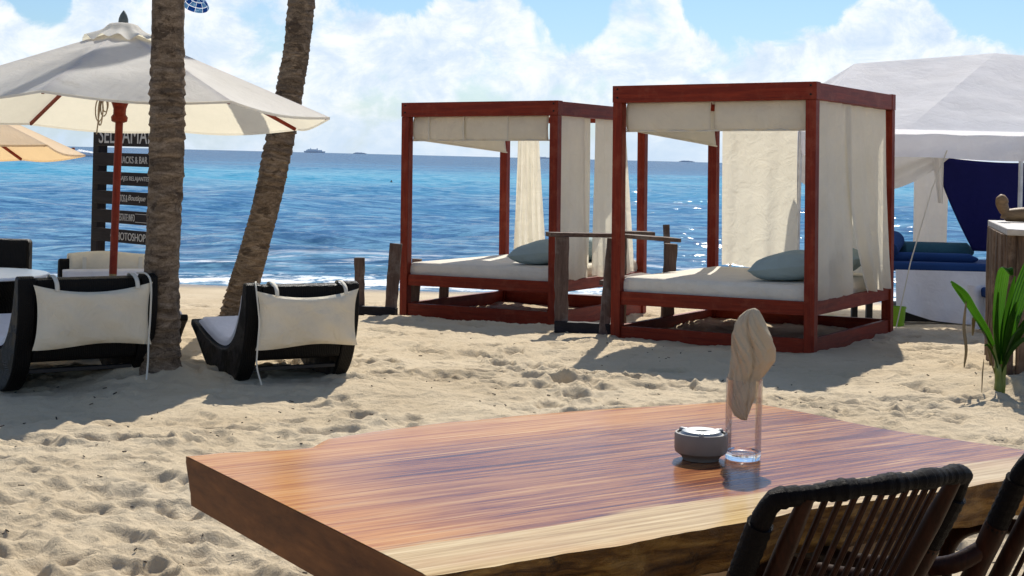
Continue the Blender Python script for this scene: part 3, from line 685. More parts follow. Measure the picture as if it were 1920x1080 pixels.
# ------------------------------------------------------------------ UMBRELLAS
def umbrella(label, loc, tiltx, th0, R_, zr, za, mat, simple=False):
    r = thing('beach_umbrella', label, 'parasol', loc, (tiltx, 0, 0), 'wooden parasols on the beach')
    MB().tube([(0, 0, -.1-loc[2]), (0, 0, .60)], .027, 14).build('base_sleeve', 'brass', r)
    MB().lathe([(.0, .0-loc[2]), (.26, .0-loc[2]), (.26, .05-loc[2]), (.06, .08-loc[2]), (.05, .12-loc[2])], 28).build('base_plate', 'darkleg', r)
    MB().tube([(0, 0, .55), (0, 0, za-.03)], .0275, 14).build('pole', 'red_z', r)
    MB().lathe([(.03, -.10), (.055, -.09), (.06, -.06), (.045, -.04), (.045, .0), (.055, .03), (.085, .10), (.095, .12), (.03, .125)], 16, (0, 0, zr+.03)).build('runner_hub', 'red_x', r)
    MB().lathe([(.0, 0), (.022, .0), (.024, .015), (.030, .03), (.036, .05), (.034, .075), (.024, .105), (.010, .128), (0, .14)], 16, (0, 0, za-.02)).build('finial', 'finial', r)
    N = 8; r0 = .05
    def surf(r_): return za-.02-(za-.02-zr)*(r_/R_)**1.02
    tips = [(math.cos(math.radians(th0+45*k)), math.sin(math.radians(th0+45*k))) for k in range(N)]
    for k in range(N):
        a = tips[k]; b_ = tips[(k+1) % N]
        def fn(u_, v_):
            rr = lerp(r0, R_, v_); q = math.sin(u_*PI)
            x = lerp(a[0], b_[0], u_)*rr; y = lerp(a[1], b_[1], u_)*rr
            sag = .035*q*v_ ; edge = 1-.018*q*v_
            wr = .004*math.sin(v_*40+u_*3+k)*q*(1-v_)
            return (x*edge, y*edge, surf(rr)-sag+wr)
        o = MB().grid(fn, 14, 26).build('canopy_panel', mat, r, angle=80)
        def hem(u_, v_):
            x, y, z = fn(u_, 1.0); return (x*1.001, y*1.001, z+.002-.018*v_)
        MB().grid(hem, 14, 1).build('hem', mat, o)
        rib = MB(); d = V((a[0], a[1], 0))
        p0 = d*.05+V((0, 0, surf(.05)-.03)); p1 = d*(R_*.985)+V((0, 0, surf(R_*.985)-.018))
        c = (p0+p1)/2; vec = p1-p0; yaw_ = math.atan2(vec.y, vec.x); pit = -math.asin(vec.z/vec.length)
        rib.box(c, (vec.length, .018, .026), (0, pit, yaw_)); rib.build('rib', 'red_x', r, bevel=.002)
        q0 = d*.07+V((0, 0, zr+.10)); q1 = d*.72+V((0, 0, surf(.72)-.04)); c = (q0+q1)/2; vec = q1-q0
        pit = -math.asin(vec.z/vec.length)
        MB().box(c, (vec.length, .016, .024), (0, pit, yaw_)).build('strut', 'red_x', r, bevel=.002)
    # vent cap with ruffled edge
    def cap(u_, v_):
        a_ = u_*2*PI; kk = (a_-math.radians(th0))/(PI/4); q = abs(math.sin(kk*PI))
        rr = lerp(.03, .295, v_)*(1-.06*q*v_); z = za+.012-.40*(rr-.03)-.05*v_**2*.3
        z += v_**2*(.016*math.sin(a_*13+1)+.012*math.sin(a_*7+.5)) + .03*math.exp(-((v_-.25)/.15)**2)
        return (rr*math.cos(a_), rr*math.sin(a_), z)
    MB().grid(cap, 96, 14).build('vent_cap', mat, r, angle=80)
    if not simple:
        m_ = MB()
        for k, (dx, rr, ln) in enumerate(((-.10, .03, .13), (-.13, .035, .17), (-.085, .025, .10), (-.115, .02, .2))):
            pts_ = [(dx+rr*math.sin(a_)*.8, -.05-.01*k, zr+.10-ln*.5+ln*.5*math.cos(a_)) for a_ in np.linspace(0, 2*PI, 14)]
            m_.tube(pts_, .005, 6, cap=False)
        m_.tube([(-.03, -.03, zr+.12), (-.12, -.05, zr+.14), (-.14, -.05, zr-.10), (-.145, -.05, zr-.16)], .005, 6)
        m_.build('rope', 'rope', r)
    return r
umbrella('large off white parasol with vent cap and coiled rope, cut by the straight palm', (-2.82, 10.60, -.0), -.062, -3.3, 1.52, 1.70, 2.325, 'umb')
umbrella('tan parasol partly in view at the far left edge behind the white one', (-5.536, 13.5, -.06), -.071, 23.1, 1.6, 1.48, 2.15, 'umb_tan', True)

# ------------------------------------------------------------------ WICKER LOUNGERS
def lounger(label, loc, yaw, scale=1., cushion_back=True, W=.745):
    r = thing('wicker_lounge_chair', label, 'lounge chair', loc, yaw, 'black wicker lounge chairs'); r.scale = (scale,)*3
    # side profile (y forward, z)
    upper = catmull([(-.03, .665), (.035, .672), (.055, .60), (.09, .48), (.17, .34), (.30, .245), (.48, .235), (.68, .275), (.86, .33), (.97, .36)], 6)
    lower = catmull([(.985, .32), (.86, .24), (.70, .12), (.54, .04), (.38, .0), (.26, .005), (.14, .06), (.05, .16), (-.005, .30), (-.04, .48), (-.03, .665)], 6)
    poly = upper+lower[:-1]
    for s_ in (-1, 1):
        x0, x1 = (-W/2, -W/2+.10) if s_ < 0 else (W/2-.10, W/2)
        MB().prism(poly, x0, x1).build('side_panel', 'wicker', r, bevel=.018, seg=3, angle=50)
    # curved back and seat shell
    inner = catmull([(-.028, .655), (.045, .662), (.06, .60), (.095, .48), (.175, .325), (.30, .225), (.48, .215), (.68, .255), (.86, .31), (.96, .34)], 5)
    outer = catmull([(.965, .29), (.84, .22), (.68, .185), (.48, .165), (.32, .165), (.20, .17), (.08, .19), (.02, .21), (-.003, .32), (-.033, .5), (-.028, .655)], 5)
    MB().prism(inner+outer[:-1], -W/2+.102, W/2-.102).build('seat_shell', 'wicker', r, bevel=.010, angle=50)
    MB().box((0, .10, .135), (W-.205, .035, .022)).build('stretcher', 'darkleg', r, bevel=.003)
    # seat cushion
    cu = catmull([(.075, .60), (.11, .49), (.19, .352), (.31, .262), (.48, .248), (.68, .288), (.88, .345)], 5)
    m_ = MB(); n = len(cu); vs = []; hw = W/2-.02; prof = [(-hw, .0), (-hw-.0, .03), (-hw+.025, .052), (hw-.025, .052), (hw, .03), (hw, .0)]
    for i, (y, z) in enumerate(cu):
        a = cu[max(0, i-1)]; b_ = cu[min(n-1, i+1)]; d = V((0, b_[0]-a[0], b_[1]-a[1])).normalized(); nn = V((0, -d.z, d.y))
        if nn.z < 0: nn = -nn
        e = 1 if 0 < i < n-1 else .3
        for x, h in prof: vs.append(V((x, y, z))+nn*(h*e+.003))
    k = len(prof); fs = [(i*k+j, i*k+j+1, (i+1)*k+j+1, (i+1)*k+j) for i in range(n-1) for j in range(k-1)]
    fs += [tuple(range(k))[::-1], tuple(range((n-1)*k, n*k))]
    m_.add(vs, fs).build('seat_cushion', 'sheet', r, bevel=.008)
    if cushion_back:
        y0 = -.052; cw, ch = .325, .175; cz = .46
        def fn(sg):
            def g(u_, v_):
                x = u_*2-1; z = v_*2-1; kx = max(0, 1-abs(x)**3)**.5; kz = max(0, 1-abs(z)**3)**.5
                X_ = cw*x*(1+.05*abs(z)**3-.03*(1-z*z)); Z_ = ch*z*(1-.28*(1-x*x)*(z > 0)*z+.0*x) + .012*math.sin(x*3+1)*(z < 0)*(-z)
                yy = y0-.012*(.46-Z_)-sg*kx*kz*(.045+.016*float(perlin(np.array([x*2.5+yaw*9]), np.array([z*1.6]))[0])+.006*math.sin(x*9+z*5+yaw*20)*(1-z))
                return (X_+.01, yy-.02, cz+Z_)
            return g
        c = MB().grid(fn(1), 30, 16); lo = MB().grid(fn(-1), 30, 16); c.add(lo.v, [q[::-1] for q in lo.f])
        cb = c.build('back_cushion', 'cush', r)
        for x_ in (-.205, .255):
            m2 = MB(); path = [(x_, -.10, .60), (x_, -.085, .64), (x_, -.045, .668), (x_, .01, .680), (x_, .05, .668), (x_, .072, .60)]
            P = catmull(path, 5); vs = []
            for p in P: vs += [(p[0]-.0125, p[1], p[2]), (p[0]+.0125, p[1], p[2])]
            m2.add(vs, [(2*i, 2*i+1, 2*i+3, 2*i+2) for i in range(len(P)-1)]); m2.build('strap', 'strap', cb, solid=.003)
        sx_ = -1 if label.startswith('right') else 1
        x_ = sx_*.325
        P = catmull([(x_-.03*sx_, .03, .68), (x_, -.04, .677), (x_+.01*sx_, -.09, .62), (x_+.005, -.105, .45), (x_-.0, -.10, .30), (x_-.005, -.11, .18), (x_+.02*sx_*-1, -.13, .07)], 6)
        MB().tube(P, .0055, 6).build('tie_cord', 'strap', cb)
    return r
lounger('right hand wicker lounger with pale back cushion, right of the straight palm', (-1.285, 9.30, -.035), .54, 1., True, .755)
lounger('left hand wicker lounger with stained pale back cushion, left of the straight palm', (-2.52, 8.95, -.035), .60, 1.06, True, .80)
c3 = lounger('wicker lounger with cream cushion over its back, behind the parasol pole', (-2.93, 10.98, -.04), PI+.42, 1.0, False)
def drape(u_, v_):
    x = lerp(-.34, .30, u_); pth = [(.06, .56), (.062, .64), (.02, .70), (-.05, .70), (-.075, .66), (-.09, .63)]
    k = v_*(len(pth)-1); i = min(int(k), len(pth)-2); a, b_ = pth[i], pth[i+1]; q = k-i
    return (x, lerp(a[0], b_[0], q)+.008*math.sin(x*20), lerp(a[1], b_[1], q)+.012*math.sin(x*9+1))
MB().grid(drape, 24, 14).build('draped_cushion', 'cush', c3, solid=.03)
for x_ in (-.2, .2): MB().box((x_, .085, .6), (.028, .006, .18)).build('strap', 'strap', c3)
MB().grid(lambda u_, v_: (lerp(-.33, .33, u_), .10+.02*math.sin(u_*PI)*math.sin(v_*PI), lerp(.34, .56, v_)+.01*math.sin(u_*7)), 20, 8).build('back_cushion', 'cush', c3, solid=.05)

# armchair and table at the far left
def armchair(label, loc, yaw):
    r = thing('wicker_armchair', label, 'armchair', loc, yaw)
    def slab(w_, h_, d_, taper=.94):
        return lambda u_, v_: None
    m_ = MB(); m_.add([(-.36, -.05, .1), (.36, -.05, .1), (.36, .06, .1), (-.36, .06, .1), (-.33, -.12, .74), (.33, -.12, .74), (.33, -.02, .74), (-.33, -.02, .74)],
        [(0, 3, 2, 1), (4, 5, 6, 7), (0, 1, 5, 4), (1, 2, 6, 5), (2, 3, 7, 6), (3, 0, 4, 7)])
    m_.build('backrest', 'wicker', r, bevel=.025, seg=3)
    MB().box((0, .35, .28), (.56, .58, .2)).build('seat', 'wicker', r, bevel=.03, seg=3)
    MB().box((0, .36, .42), (.54, .54, .08)).build('seat_cushion', 'sheet', r, bevel=.03, seg=3)
    for s_ in (-1, 1): MB().box((s_*.32, .33, .3), (.08, .66, .44)).build('arm', 'wicker', r, bevel=.025, seg=3)
    for sx_ in (-1, 1):
        for yy in (0, .6): MB().box((sx_*.31, yy, .04), (.06, .06, .14)).build('leg', 'darkleg', r)
    return r
armchair('black wicker armchair with upright square back behind the white topped table', (-4.10, 11.7, -.03), PI-.05)
tb = thing('wicker_side_table', 'round wicker table with white top at the left edge of the photo', 'side table', (-3.56, 9.95, -.03))
MB().lathe([(.0, .60), (.47, .60), (.48, .606), (.48, .616), (.47, .622), (0, .622)], 48).build('tabletop', 'glasswhite', tb, angle=30)
MB().lathe([(.20, -.05), (.22, .0), (.24, .25), (.33, .45), (.42, .56), (.45, .592), (.45, .599)], 36).build('base', 'wicker', tb)

# ------------------------------------------------------------------ SIGN
sg = thing('slatted_sign', 'black slatted beach sign with white lettering behind the parasol pole', 'sign', (-3.64, 13.2, -.1), -math.radians(40))
for x_ in (0, .98):
    MB().box((x_, 0, .95), (.09, .09, 2.1)).build('post', 'black_z', sg, bevel=.004)
FNT = {}
def lettering(body, x0, width, zc, cap, parent, align_left=True, outline=False):
    cu = bpy.data.curves.new('lettering', 'FONT'); cu.body = body; cu.size = 1; cu.extrude = .0
    ob = bpy.data.objects.new('lettering', cu); COL.objects.link(ob); bpy.context.view_layer.update()
    me = bpy.data.meshes.new_from_object(ob.evaluated_get(bpy.context.evaluated_depsgraph_get()))
    bpy.data.objects.remove(ob); bpy.data.curves.remove(cu)
    xsv = [v.co.x for v in me.vertices]; ysv = [v.co.y for v in me.vertices]
    x_a, x_b, y_a, y_b = min(xsv), max(xsv), min(ysv), max(ysv)
    for v in me.vertices:
        v.co = V((x0+(v.co.x-x_a)/(x_b-x_a)*width, 0, zc+((v.co.y-y_a)/(y_b-y_a)-.5)*cap))
    me.materials.clear(); me.materials.append(M['letter']); me.update()
    o = bpy.data.objects.new('lettering', me); link(o, parent); o.location = (0, -.0645, 0)
    q = o.modifiers.new('s', 'SOLIDIFY'); q.thickness = .003; q.offset = 0
    return o
zs_ = [(1.71, .30), (1.446, .114), (1.281, .114), (1.114, .114), (.951, .114), (.786, .114)]
texts = [('SELVAMAR', .07, .80, .15), ('SNACKS & BAR', .345, .43, .060), ('MASAJES RELAJANTES', .315, .49, .048), ('EVENTOS &', .305, .20, .060), ('REAL ESTATE INFO', .30, .315, .060), ('PHOTOSHOP', .325, .45, .066)]
for (z, h), (s_, x0, w_, cap) in zip(zs_, texts):
    bd = MB().box((.49, -.053, z), (.96, .02, h)).build('board', 'black_x', sg, bevel=.003)
    lettering(s_, x0, w_, z if h < .2 else z-.05, cap, bd)
    if s_.startswith('EVENTOS'):
        o = lettering('Boutique', .52, .24, z, .062, bd)
        for v in o.data.vertices: v.co.x += (v.co.z-z)*.35
    if s_.startswith('REAL'):
        for dz in (-.035, .035): MB().box((.79, -.0645, z+dz), (.33, .003, .004)).build('line', 'letter', bd)
    if s_.startswith('SNACKS'):
        m_ = MB()
        for k, (dz, ww) in enumerate(((.022, .026), (.008, .034), (-.006, .034), (-.020, .030))): m_.box((.318, -.0645, z+dz), (ww, .003, .009))
        m_.build('burger_symbol', 'letter', bd)
    if s_.startswith('PHOTO'):
        MB().lathe([(.012, -.0015), (.022, -.0015), (.022, .0015), (.012, .0015)], 20, close=True).build('ring_symbol', 'letter', bd)
        o = bd.children[-1]; o.location = (.297, -.0645, z); o.rotation_euler = (PI/2, 0, 0)

# ------------------------------------------------------------------ RUSTIC WOOD BETWEEN DAYBEDS
def rough_beam(P0, P1, w_, d_, seedv, n=10, tw=0.):
    P0 = V(P0); P1 = V(P1); d = (P1-P0).normalized(); a = V((1, 0, 0)) if abs(d.x) < .8 else V((0, 1, 0))
    a = (a-d*a.dot(d)).normalized(); b_ = d.cross(a); rd = random.Random(seedv); vs = []
    for i in range(n+1):
        p = P0.lerp(P1, i/n); k1 = 1+rd.uniform(-.06, .06); k2 = 1+rd.uniform(-.06, .06)
        for (x, y) in ((-1, -1), (0, -1.04), (1, -1), (1, 1), (0, 1.04), (-1, 1)):
            vs.append(p+a*x*w_/2*k1*(1+rd.uniform(-.03, .03))+b_*y*d_/2*k2+a*.004*rd.uniform(-1, 1))
    fs = [(i*6+k, i*6+(k+1) % 6, (i+1)*6+(k+1) % 6, (i+1)*6+k) for i in range(n) for k in range(6)]+[tuple(range(6))[::-1], tuple(range(n*6, n*6+6))]
    return MB().add(vs, fs)
ar = thing('rustic_armchair', 'weathered plank armchair with long arms between the two daybeds', 'wooden chair', (.45, 12.7, 0))
def L(p): return V(p)-V((.45, 12.7, 0))
for nm, p0, p1, w_, d_ in (('leg', (.452, 12.62, -.06), (.440, 12.62, .79), .115, .09), ('leg', (.80, 12.50, -.06), (.862, 12.55, .79), .085, .09),
                           ('leg', (1.42, 13.42, -.15), (1.45, 13.42, .71), .11, .09), ('leg', (1.05, 13.8, -.15), (1.03, 13.8, .74), .09, .09)):
    rough_beam(L(p0), L(p1), w_, d_, hash(nm+str(p0[0])) % 99).build(nm, 'grey_z', ar, bevel=.004, angle=30)
rough_beam(L((.40, 12.60, .035)), L((.88, 12.50, .035)), .10, .09, 5).build('runner', 'black_x', ar, bevel=.004, angle=30)
rough_beam(L((.32, 12.58, .81)), L((.92, 12.86, .80)), .11, .035, 8).build('arm', 'grey_x', ar, bevel=.004, angle=30)
rough_beam(L((.925, 12.865, .80)), L((1.47, 13.25, .755)), .14, .035, 9).build('arm', 'grey_x', ar, bevel=.004, angle=30, label='rear half of the arm')
rough_beam(L((.98, 13.55, .79)), L((1.30, 13.75, .78)), .12, .035, 12).build('arm', 'grey_x', ar, bevel=.004, angle=30)
rough_beam(L((1.47, 13.45, .05)), L((1.42, 13.62, .87)), .055, .03, 14).build('back_slat', 'grey_z', ar, bevel=.003, angle=30)
rough_beam(L((.95, 13.0, .36)), L((1.35, 13.5, .40)), .40, .04, 16).build('seat', 'grey_x', ar, bevel=.003, angle=30)
fr = thing('broken_wooden_frame', 'two upright plank stumps on a ground beam, left of the further daybed', 'wooden frame', (-1.24, 14.3, -.1))
def L2(p): return V(p)-V((-1.24, 14.3, -.1))
rough_beam(L2((-1.425, 14.35, -.2)), L2((-1.44, 14.35, .45)), .095, .06, 21).build('post', 'grey_z', fr, bevel=.004, angle=30)
rough_beam(L2((-1.13, 14.25, -.2)), L2((-1.085, 14.25, .60)), .115, .06, 22).build('post', 'grey_z', fr, bevel=.004, angle=30)
rough_beam(L2((-1.47, 14.30, -.045)), L2((-1.06, 14.2, -.05)), .07, .08, 23).build('ground_beam', 'black_x', fr, bevel=.004, angle=30)
for (x, y, h, lab, sd_) in ((-.965, 15.1, .50, 'thin weathered post stump just behind the front left leg of the further daybed', 31), (-.69, 15.6, .46, 'slanted weathered post stump seen above and below the further daybed mattress', 32)):
    o = rough_beam((0, 0, -.3), (.03, 0, h), .10, .07, sd_).build('wooden_post', 'grey_z', None, bevel=.004, angle=30); o.location = (x, y, -.1)
    tag(o, lab, 'post', 'weathered post stumps')

# ------------------------------------------------------------------ TENT
tn = thing('white_tent', 'white tarpaulin massage tent with hipped roof behind the nearer daybed', 'tent', (5, 16, -.15))
TL = V((5, 16, -.15))
def tv(x, y, z): return V((x, y, z))-TL
EL, ER, EBL, EBR = (2.76, 14.3, 1.80), (7.6, 14.0, 1.80), (2.9, 19.6, 1.78), (8.2, 19.4, 1.78)
RL, RM, RR = (3.83, 16.8, 2.60), (5.37, 16.7, 2.75), (6.9, 16.7, 2.66)
EM = (3.75, 14.25, 1.80)
def quad(a, b_, c, d, sag, sd_, nu=34, nv=20):
    a, b_, c, d = V(a)-TL, V(b_)-TL, V(c)-TL, V(d)-TL
    def fn(u_, v_):
        p = a.lerp(b_, u_).lerp(d.lerp(c, u_), v_); q = math.sin(u_*PI)*math.sin(v_*PI)
        n = perlin(np.array([p.x*2.1+sd_]), np.array([(p.y+p.z)*2.3]))[0]
        n2 = perlin(np.array([p.x*5.5+sd_]), np.array([(p.y+p.z)*2.0]))[0]
        p = p+V((0, 0, -sag*q + (.032*n+.014*n2)*min(1, 5*q)))
        return p
    return MB().grid(fn, nu, nv)
quad(EL, EM, RM, RL, .10, 1).build('roof_panel', 'tent', tn, angle=80)
quad(EM, ER, RR, RM, .10, 4).build('roof_panel', 'tent', tn, angle=80)
quad(EBL, EL, RL, RL, .06, 7).build('roof_panel', 'tent', tn, angle=80)
quad(ER, EBR, RR, RR, .06, 8).build('roof_panel', 'tent', tn, angle=80)
quad(EBR, EBL, RL, RR, .10, 9).build('roof_panel', 'tent', tn, angle=80)
def tvalance(a, b_, h, sd_):
    a, b_ = V(a)-TL, V(b_)-TL; d = (b_-a).normalized(); n_ = V((d.y, -d.x, 0))
    def fn(u_, v_):
        p = a.lerp(b_, u_); k = perlin(np.array([u_*14+sd_]), np.array([v_*1.2]))[0]
        return p+V((0, 0, .01-h*v_-.01*math.sin(u_*20)*v_))+n_*(.02+.09*k*(.3+v_)-.04*v_+.03*math.exp(-(v_/.12)**2))
    return MB().grid(fn, 80, 8)
tvalance(EL, ER, .27, 1).build('valance', 'tent', tn, angle=80)
tvalance(EBL, EL, .27, 3).build('valance', 'tent', tn, angle=80)
tvalance(EBR, EBL, .22, 5).build('valance', 'tent', tn, angle=80)
tvalance(ER, EBR, .27, 7).build('valance', 'tent', tn, angle=80)
for p in (EL, ER, EBL, EBR, (4.85, 14.2, 1.8), (5.3, 19.4, 1.8), (2.85, 15.4, 1.8), (4.0, 14.35, 1.8) if 0 else (5.95, 14.2, 1.8)):
    MB().tube([tv(p[0], p[1]+.03, -.45), tv(p[0], p[1]+.03, p[2]-.02)], .022, 10).build('pole', 'metal', tn)
def tcurt(a, b_, z0, z1, sd_, folds=3, pinch=1., mat='tentc', nm='curtain', **k):
    a = V((*a, 0)); b_ = V((*b_, 0)); d = b_-a; n_ = V((-d.y, d.x, 0)).normalized()
    def fn(u_, v_):
        s_ = (u_-.5)*lerp(1, pinch, math.sin(v_*PI/2)**1.5)+.5; p = a+d*s_+n_*.035*math.sin(u_*folds*2*PI+sd_)*(.4+.6*v_)
        return (p.x-TL.x, p.y-TL.y, lerp(z1, z0, v_)-TL.z)
    return MB().grid(fn, 36, 20).build(nm, mat, tn)
tcurt((4.42, 16.4), (4.80, 16.4), .60, 1.62, 1, 1.5, .93)
# swag pulled to a corner
def swag(u_, v_):
    x = lerp(3.70, 4.45, u_); ztop = 1.62; zb = 1.22+.40*u_**1.6
    return (x-TL.x, 15.0+.04*math.sin(v_*9+u_*4)-TL.y, lerp(ztop, zb-.02, v_)-TL.z)
MB().grid(swag, 30, 14).build('swag', 'tentc', tn)
def swag2(u_, v_):
    x = lerp(2.75, 3.9, u_); zb = 1.30+.12*(1-u_)
    return (x-TL.x, 15.2+.03*math.sin(v_*9+u_*4)-TL.y, lerp(1.62, zb-.25*math.sin(u_*PI)*1.0, v_)-TL.z)
MB().grid(swag2, 30, 14).build('swag', 'tentc', tn)
# tied strip beside pole
MB().grid(lambda u_, v_: (lerp(4.18, 4.31, u_)+.08*v_*(1-u_)-TL.x, 14.9+.02*math.sin(u_*9)-TL.y, lerp(1.62, 1.10, v_)-TL.z), 10, 12).build('swag', 'tentc', tn)
bl = MB().grid(lambda u_, v_: (lerp(4.27+.42*v_**1.25, 5.75-.1*v_, u_), 15.1+.03*math.sin(u_*11+v_*2), lerp(1.57-.05*math.sin(u_*PI), .62, v_)), 36, 24).build('hanging_cloth', 'blue', None, solid=.004)
tag(bl, 'navy blue cloth hanging under the tent behind the log counter', 'cloth')
g = MB().tube([(4.14, 14.22, 1.62), (4.0, 14.2, 1.25), (3.80, 14.15, .55), (3.66, 14.1, -.10)], .006, 6).build('guy_rope', 'strap'); tag(g, 'pale guy rope slanting from tent edge down to the sand', 'rope')
# massage tables
def mtable(label, x0, x1, y0, y1, zt, base):
    r = thing('massage_table', label, 'massage table', ((x0+x1)/2, (y0+y1)/2, base)); hx, hy = (x1-x0)/2, (y1-y0)/2; z = zt-base
    MB().box((0, 0, z-.045), (2*hx, 2*hy, .09)).build('padded_top', 'bluepad', r, bevel=.03, seg=3)
    for a in (-1, 1):
        for b_ in (-1, 1): MB().box((a*(hx-.08), b_*(hy-.08), (z-.09)/2-.05), (.06, .06, z-.09+.1)).build('leg', 'darkleg', r)
    return r
mtable('long blue massage table with white sheet draped over its front, under the tent', 3.55, 5.55, 14.95, 15.75, .50, -.15)
sh = MB().grid(lambda u_, v_: (lerp(3.86, 5.5, u_), 14.92-.03*v_-.03*math.sin(u_*17+1)*v_-.02*math.sin(u_*31)*v_, lerp(.425, .0-.10*math.sin(u_*PI)**.8+.22*max(0, .22-u_), v_)), 60, 20).build('draped_sheet', 'sheet', None)
tag(sh, 'white sheet hanging from the front edge of the long massage table', 'sheet')
def bolster(a, b_, r_, mat, lab, sq=1.):
    a = V(a); b_ = V(b_); n = 12; pts_ = [a.lerp(b_, i/n) for i in range(n+1)]
    rs = [r_*min(1, (max(0, 1-(abs(i/n-.5)*2)**6))**.5+.25) for i in range(n+1)]
    o = MB().tube([p-a for p in pts_], rs, 16, flat=sq).build('blanket_roll', mat); o.location = a; tag(o, lab, 'blanket'); return o
bolster((3.82, 15.1, .60), (3.95, 15.3, .72), .10, 'bluepad', 'upright rolled blue towel at the left end of the massage table')
bolster((3.98, 15.3, .60), (4.75, 15.3, .60), .10, 'teal', 'folded teal blue blanket lying on the massage table behind the rope', .8)
bolster((3.5, 15.2, .53), (4.75, 15.15, .53), .045, 'bluepad', 'thin dark blue folded towel along the massage table', 1.6)
bolster((4.95, 15.35, .56), (5.8, 15.35, .56), .075, 'teal', 'dark folded blanket at the right end beside the log counter', .9)
bolster((5.05, 15.5, .65), (5.25, 15.5, .66), .055, 'orange', 'small orange red towel on the dark folded blanket')
mtable('small low blue topped stool table behind the sprouting palm', 4.35, 5.2, 13.55, 14.0, .36, -.12)
o = MB().grid(lambda u_, v_: (lerp(4.22, 4.55, u_)+.05*v_, 13.75-.04*math.sin(u_*9), lerp(.38, -.02, v_)), 20, 14).build('draped_sheet', 'sheet'); tag(o, 'narrow white cloth hanging off the small low table', 'sheet')
def bucket(label, loc, r_=.085, h=.19):
    o = thing('bucket', label, 'bucket', loc, 0, 'lime green buckets under the tent')
    MB().lathe([(0, 0), (r_*.82, 0), (r_, h), (r_*1.06, h), (r_*1.06, h-.015), (r_*1.0, h-.015), (r_*.95, h), (r_*.78, .01), (0, .01)], 24).build('body', 'green', o)
    pts_ = [(r_*1.02*math.cos(a), 0.02, h+.09*math.sin(a)*-.6) for a in np.linspace(0, PI, 10)]
    MB().tube([(p[0], p[1]-r_*.9*math.sin(k/9*PI), p[2]) for k, p in enumerate(pts_)], .003, 5).build('handle', 'metal', o); return o
bucket('lime green bucket beside the foot of the guy rope', (3.80, 14.6, -.125), .085, .21)
bucket('low lime green tub glimpsed under the nearer daybed', (3.15, 14.7, -.20), .14, .16)
m_ = MB().box((4.75, 15.35, -.03), (1.5, .5, .16)); o = m_.build('shadow_block', 'darkleg', None, bevel=.01); tag(o, 'dark low block added as the shadow under the massage table', 'box')  # dark block stands in for the shadow under the table

# ------------------------------------------------------------------ LOG COUNTER
cn = V((3.39, 10.2, 0)); cyaw = -.235
ct = thing('log_counter', 'rustic counter of upright split logs with pale slab top at the right edge', 'counter', cn, cyaw)
def log(x, y, w_, d_, h, sd_, par):
    rd = random.Random(sd_); n = 12; k = 10; vs = []; bx = rd.uniform(-.008, .008)
    for i in range(n+1):
        z = -.12+(h+.12)*i/n
        for j in range(k):
            a = 2*PI*j/k; c, s_ = math.cos(a), math.sin(a); e = .55
            X_ = math.copysign(abs(c)**e, c)*w_/2; Y_ = math.copysign(abs(s_)**e, s_)*d_/2
            f_ = 1+perlin(np.array([j*1.9+sd_]), np.array([i*.35+.3]))[0]*.16
            vs.append((x+X_*f_+bx*math.sin(i*.5), y+Y_*f_, z))
    fs = [(i*k+j, i*k+(j+1) % k, (i+1)*k+(j+1) % k, (i+1)*k+j) for i in range(n) for j in range(k)]+[tuple(range(n*k, n*k+k))]
    return MB().add(vs, fs).build('plank', 'bough', par, angle=35)
x = .05; i = 0
while x < 1.3:
    w_ = random.uniform(.07, .13); log(x+w_/2-.05, .05, w_*.97, random.uniform(.07, .11), 1.0, i+1, ct); x += w_; i += 1
y = .12
while y < 1.6:
    w_ = random.uniform(.10, .2); log(.03, y+w_/2, random.uniform(.07, .11), w_*.97, 1.0, i+30, ct); y += w_; i += 1
rough_beam((-.0, .83, 1.025), (1.35, .83, 1.025), 1.76, .045, 3, 12).build('counter_top', 'boughtop', ct, bevel=.006, angle=30)
cr = thing('wood_carving', 'brown driftwood carving with raised rounded head lying on the log counter', 'carving', (3.83, 11.45, 1.05), -.1)
P = catmull([(-.035, 0, .02), (-.03, 0, .06), (-.05, 0, .10), (-.065, 0, .145), (-.055, 0, .185), (-.045, 0, .205)], 5)
hr = np.interp(np.linspace(0, 1, len(P)), [0, .25, .5, .7, .9, 1], [.045, .042, .052, .058, .035, .006])
MB().tube(P, list(hr), 16, flat=.8).build('head', 'carve', cr)
P = catmull([(-.06, 0, .05), (0, 0, .052), (.1, 0, .058), (.25, 0, .056), (.42, 0, .05), (.46, 0, .05)], 6)
hr = np.interp(np.linspace(0, 1, len(P)), [0, .1, .4, .8, 1], [.02, .046, .057, .052, .01])
MB().tube(P, list(hr), 16).build('body', 'carve', cr)

